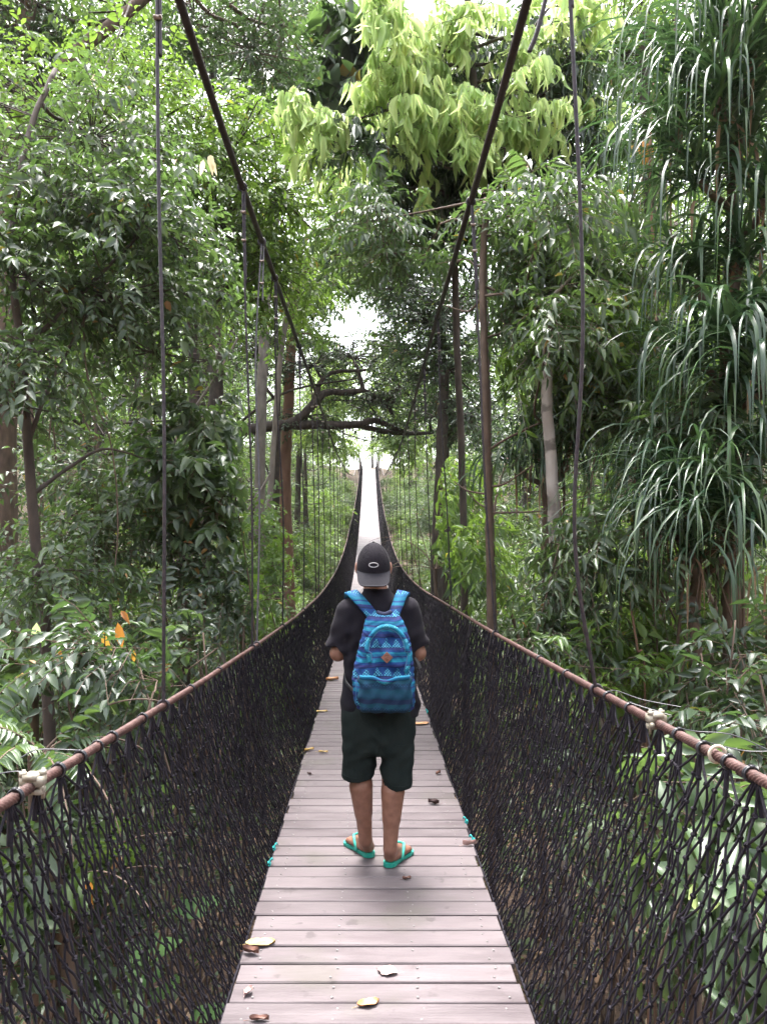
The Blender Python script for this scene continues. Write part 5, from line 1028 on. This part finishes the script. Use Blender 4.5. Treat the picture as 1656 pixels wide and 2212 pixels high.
def put(p, x, y, rz, s, label, grp):
    z = float(gnd(x, min(y, 90))) - .15
    if p.name not in used: used.add(p.name); p.location = (x, y, z); p.rotation_euler = (0, 0, rz); p.scale = (s, s, s); o = p; o["label"] = label
    else: o = dup(p, (x, y, z), rz, s, label, ch=KC[p.name])
    o["group"] = grp; return o
spots = []
for y, xs in ((12.5, (-7.5,)), (15.5, (-8, -12.5)), (20, (-7.2, -13)), (25, (-8.6, -13.5, -18)), (31, (-9.5, -15)), (37, (-6.4, -12, -19)), (44, (-8, -15, -24)), (52, (-7, -13, -20))):
    for x in xs: spots.append((x, y)); spots.append((-x + .8, y + .6))
NS_ = len(spots)
for y in (17, 22, 27, 34, 41, 48, 55): spots += [(-4.6 - (y < 30) * .9, y), (4.9 + (y < 30) * .9, y + 2)]
for k, (x, y) in enumerate(spots):
    l = x < 0; put(protos[(k * 7 + k // 3) % 4], x + R.normal(0, .6), y + R.normal(0, .8), R.uniform(0, 6.28), R.uniform(.85, 1.2) if k < NS_ else R.uniform(.5, .62), bgL if l else bgR, LFT if l else RGT)
for k, (x, y, s) in enumerate([(-6.5, 60, 1.2), (-12, 62, 1.4), (-20, 63, 1.5), (7.5, 59, 1.2), (13, 62, 1.4), (21, 63, 1.5), (-4.5, 76, .85), (-9, 80, 1.1), (4.6, 74, .8), (8.5, 80, 1.1), (-15, 80, 1.4), (15, 80, 1.4), (-28, 72, 1.7), (29, 72, 1.7), (-23, 85, 1.7), (24, 85, 1.7), (-35, 60, 1.7), (36, 60, 1.7), (3.6, 66, .62), (-3.8, 71, .55), (-2.6, 84, .75), (2.8, 88, .8), (-6, 92, 1.0), (6.5, 94, 1.0), (.5, 96, .7), (-5.2, 66, .7), (5.4, 69, .75)]):
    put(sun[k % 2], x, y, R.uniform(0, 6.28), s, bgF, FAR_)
bsL, bsR = "rounded leafy bush filling the understorey behind the left hangers", "rounded leafy bush filling the understorey behind the right hangers"
GL, GR = "understorey bushes behind the left netting", "understorey bushes behind the right netting"
bush = []
for leaf, kd in (('glossy leaf', 'medium'), ('forest leaf', 'medium'), ('fresh leaf', 'medium')):
    o = shrub(bsL, [([R.normal(0, .7), R.normal(0, .7), R.uniform(.5, 2.6)], (.7, .7, .5), 40) for _ in range(10)], kd, leaf, name="understorey_bush", cat="bush", group=GL, ground=0.0, over=dict(twr=.004)); bush.append(o)
KB = {b.name: kids(b) for b in bush}; usedb = set(); sp2 = []
for y, xs in ((8.2, (-4.3, -6.2)), (9.8, (-3.8, -6, -8)), (12.2, (-3.7, -5.4, -8, -11)), (15, (-3.7, -5.2, -7.4, -10)), (18, (-3.8, -5.4, -8.5)), (21.5, (-3.8, -5.6, -8)), (25.5, (-3.9, -6, -9)), (30, (-3.9, -6, -9)), (36, (-4, -6.4, -10)), (43, (-4, -7, -11)), (51, (-4, -7)), (60, (-4, -7))):
    for x in xs: sp2.append((x, y)); sp2.append((-x + .9, y + .7))
NB = len(sp2)
for y in np.arange(13, 66, 3.2): sp2.append((-2.7, y)); sp2.append((2.8, y + 1.4))
for y in (58, 61, 64, 67, 70): sp2 += [(-2.4, y), (2.5, y + 1), (-4.2, y + 1.5), (4.4, y)]
for k, (x, y) in enumerate(sp2):
    p = bush[k % 3]; x += R.normal(0, .25); y += R.normal(0, .4); s = R.uniform(.8, 1.25) * (1 + y * .006) if k < NB else R.uniform(.66, .8) * (1 + max(y - 45, 0) * .012); z = float(gnd(x, y)) - .05; rz = R.uniform(0, 6.28); l = x < 0
    base0 = p.location.copy()
    if p.name not in usedb: usedb.add(p.name); p.location = (x, y, z); p.scale = (s, s, s); o = p; o["label"] = bsL if l else bsR
    else: o = dup(p, (x, y, z), rz, s, bsL if l else bsR, ch=KB[p.name])
    o["group"] = GL if l else GR
EXCL[0] = True
# far-off wood closing the view behind everything, one mass
mb = MB(); n = 2600; az = np.concatenate([R.uniform(.12, 1.5, n), -R.uniform(.12, 1.5, n)]); rr = R.uniform(48, 95, 2 * n); x = np.sin(az) * rr; y = np.cos(az) * rr; ok = (np.abs(x) > 9)
x, y = x[ok], y[ok]; z = np.minimum(gnd(x, np.minimum(y, 90)), 36) + R.random(len(x)) ** .8 * 15
sprays(mb, None, np.stack([x, y, z], -1), nrm(rn(len(x), 3) * [1, 1, .4]), 1.6, 10, .6, .5, SIM, 60, .3, .25)
tag(obj("far_wood", mb, LM['forest leaf']), kind="stuff")
HAZE = .0002
# ================================================================ fallen leaves on the deck
m_, nt, bs = mat("fallen leaf"); FALL = {}
for nm_, c1, c2 in (("yellow", (.42, .27, .075), (.58, .42, .16)), ("orange", (.42, .19, .07), (.56, .32, .16)), ("pink", (.36, .22, .20), (.50, .36, .33)), ("brown", (.10, .045, .035), (.22, .11, .075)), ("dark", (.035, .018, .018), (.08, .04, .035))):
    FALL[nm_] = simple("fallen leaf " + nm_, c1, c2, 40, .6, .2)
def deck_pt(px, py):
    d = EYE * 1671 / (py - 1180.0); return np.array([(px - 796) * d / 1671, d, float(deck_z(d))])
for lab, px, py, L, asp, az, col, curl in (
    ("large yellow-brown fallen leaf at the left deck edge", 563, 2040, .125, .55, 1.45, "yellow", .10),
    ("curled dark brown fallen leaf just below the large yellow one", 542, 2060, .075, .5, 1.9, "brown", .5),
    ("pale pinkish skeleton-like fallen leaf in the middle of the near planks", 836, 2100, .085, .8, -1.2, "pink", .06),
    ("orange-tan fallen leaf on the nearest planks right of centre", 795, 2172, .085, .55, 1.25, "orange", .2),
    ("small folded pinkish fallen leaf on the near left planks", 536, 2147, .05, .6, .5, "pink", .45),
    ("dark shrivelled fallen leaf lying in the nearest plank gap", 560, 2206, .07, .35, 1.55, "brown", .3),
    ("curled brown fallen leaf by the man's left elbow, near the left net", 718, 1470, .17, .6, 1.1, "orange", .35),
    ("small bright yellow fallen leaf left of the man's hip", 694, 1538, .13, .4, 1.4, "yellow", .1),
    ("big orange mottled fallen leaf right of the man's shorts", 908, 1565, .17, .6, 1.3, "orange", .1),
    ("tiny yellow leaf at the left deck edge level with the man's shorts", 668, 1622, .09, .4, 1.0, "yellow", .3),
    ("tiny yellow leaf a little inside the left edge, level with the man's shorts", 698, 1626, .08, .4, 1.7, "yellow", .2),
    ("black-brown crumpled leaf right of the man's calf", 936, 1737, .075, .5, -1.2, "dark", .6),
    ("small curled brown leaf far right of the man's knees", 946, 1673, .06, .5, .7, "brown", .5),
    ("tiny dark leaf scrap on the planks left of the man's calf", 668, 1674, .05, .4, -.8, "dark", .4),
    ("small red-brown leaf scrap right of and below the man's heels", 878, 1901, .045, .5, 1.4, "brown", .4),
    ("pale curled leaf stalk against the right net at the man's feet", 1014, 1827, .085, .25, 1.4, "pink", .5)):
    p = deck_pt(px, py); u = np.array([math.sin(az), math.cos(az), 0]); mb = MB(); n = 9; t = np.linspace(0, 1, n); w = np.sin(np.pi * np.clip(t, .02, .98)) ** .75 * L * asp * .5; w[-1] *= .1
    sd = np.array([u[1], -u[0], 0]); cols = []
    for k, s in enumerate((-1, -.5, 0, .5, 1)):
        zz = .006 + curl * L * (np.abs(s) ** 2 * .5) + curl * L * .35 * (t - .5) ** 2 + .003 * np.sin(t * 9 + k)
        ed = 1 + .12 * np.sin(t * 23 + k) * abs(s)
        cols.append(p + u * ((t - .5) * L)[:, None] + sd * (s * w * ed)[:, None] + UP * zz[:, None])
    v = np.array(cols).reshape(-1, 3); i = (np.arange(4)[:, None] * n + np.arange(n - 1)[None]).ravel(); q = np.stack([i, i + 1, i + n + 1, i + n], -1)
    mb.add(np.concatenate([v, v + UP * .0012]), np.concatenate([q[:, ::-1], q + len(v)])); st = p - u * L * .5 + UP * .006
    mb.add(*tube(spline([st + u * .01, st - u * L * .12 + sd * .004, st - u * L * .28 + sd * .012 + UP * .004], 6), .0011, 4))
    tag(obj("fallen_leaf", mb, FALL[col], origin=p), lab, "leaf", "fallen leaves on the deck")
# ================================================================ air
hz = bpy.data.materials.new("forest air"); hz.use_nodes = True; hn = hz.node_tree; hn.nodes.remove(hn.nodes["Principled BSDF"])
pv_ = hn.nodes.new('ShaderNodeVolumePrincipled'); pv_.inputs['Density'].default_value = HAZE; pv_.inputs['Color'].default_value = (.93, .95, .96, 1); pv_.inputs['Anisotropy'].default_value = .3
hn.links.new(pv_.outputs[0], hn.nodes['Material Output'].inputs['Volume'])
tag(obj("haze", MB().add(*box((0, 20, 22), (400, 360, 60))), hz, smooth=False), kind="stuff")
# ================================================================ light
w = bpy.data.worlds.new("World"); sc.world = w; w.use_nodes = True; nt = w.node_tree; bg = nt.nodes['Background']
sky = nt.nodes.new('ShaderNodeTexSky'); sky.sky_type = 'NISHITA'; sky.sun_disc = False; EL, AZ = math.radians(72), math.radians(-15)
sky.sun_elevation = EL; sky.sun_rotation = AZ; sky.air_density = 1.0; sky.dust_density = 6.0; sky.ozone_density = 1.0; sky.altitude = 100
hs = nt.nodes.new('ShaderNodeHueSaturation'); hs.inputs['Saturation'].default_value = .35; nt.links.new(sky.outputs[0], hs.inputs['Color']); nt.links.new(hs.outputs[0], bg.inputs[0])
bg.inputs[1].default_value = .15
l = bpy.data.lights.new("sun", 'SUN'); l.energy = 1.4; l.angle = math.radians(22); l.color = (1.0, .95, .93); lo = bpy.data.objects.new("sun", l); COL.objects.link(lo)
dv = Vector((math.sin(AZ) * math.cos(EL), math.cos(AZ) * math.cos(EL), math.sin(EL))); lo.rotation_euler = dv.to_track_quat('Z', 'Y').to_euler()
sc.view_settings.view_transform = 'Standard'; sc.view_settings.look = 'None'; sc.view_settings.gamma = 1; sc.view_settings.exposure = 2.84
cy = sc.cycles; cy.max_bounces = 7; cy.diffuse_bounces = 4; cy.glossy_bounces = 2; cy.transmission_bounces = 4; cy.transparent_max_bounces = 4; cy.caustics_reflective = False; cy.caustics_refractive = False; cy.sample_clamp_indirect = 8
for o in bpy.data.objects:
    if "_o" in o: del o["_o"]
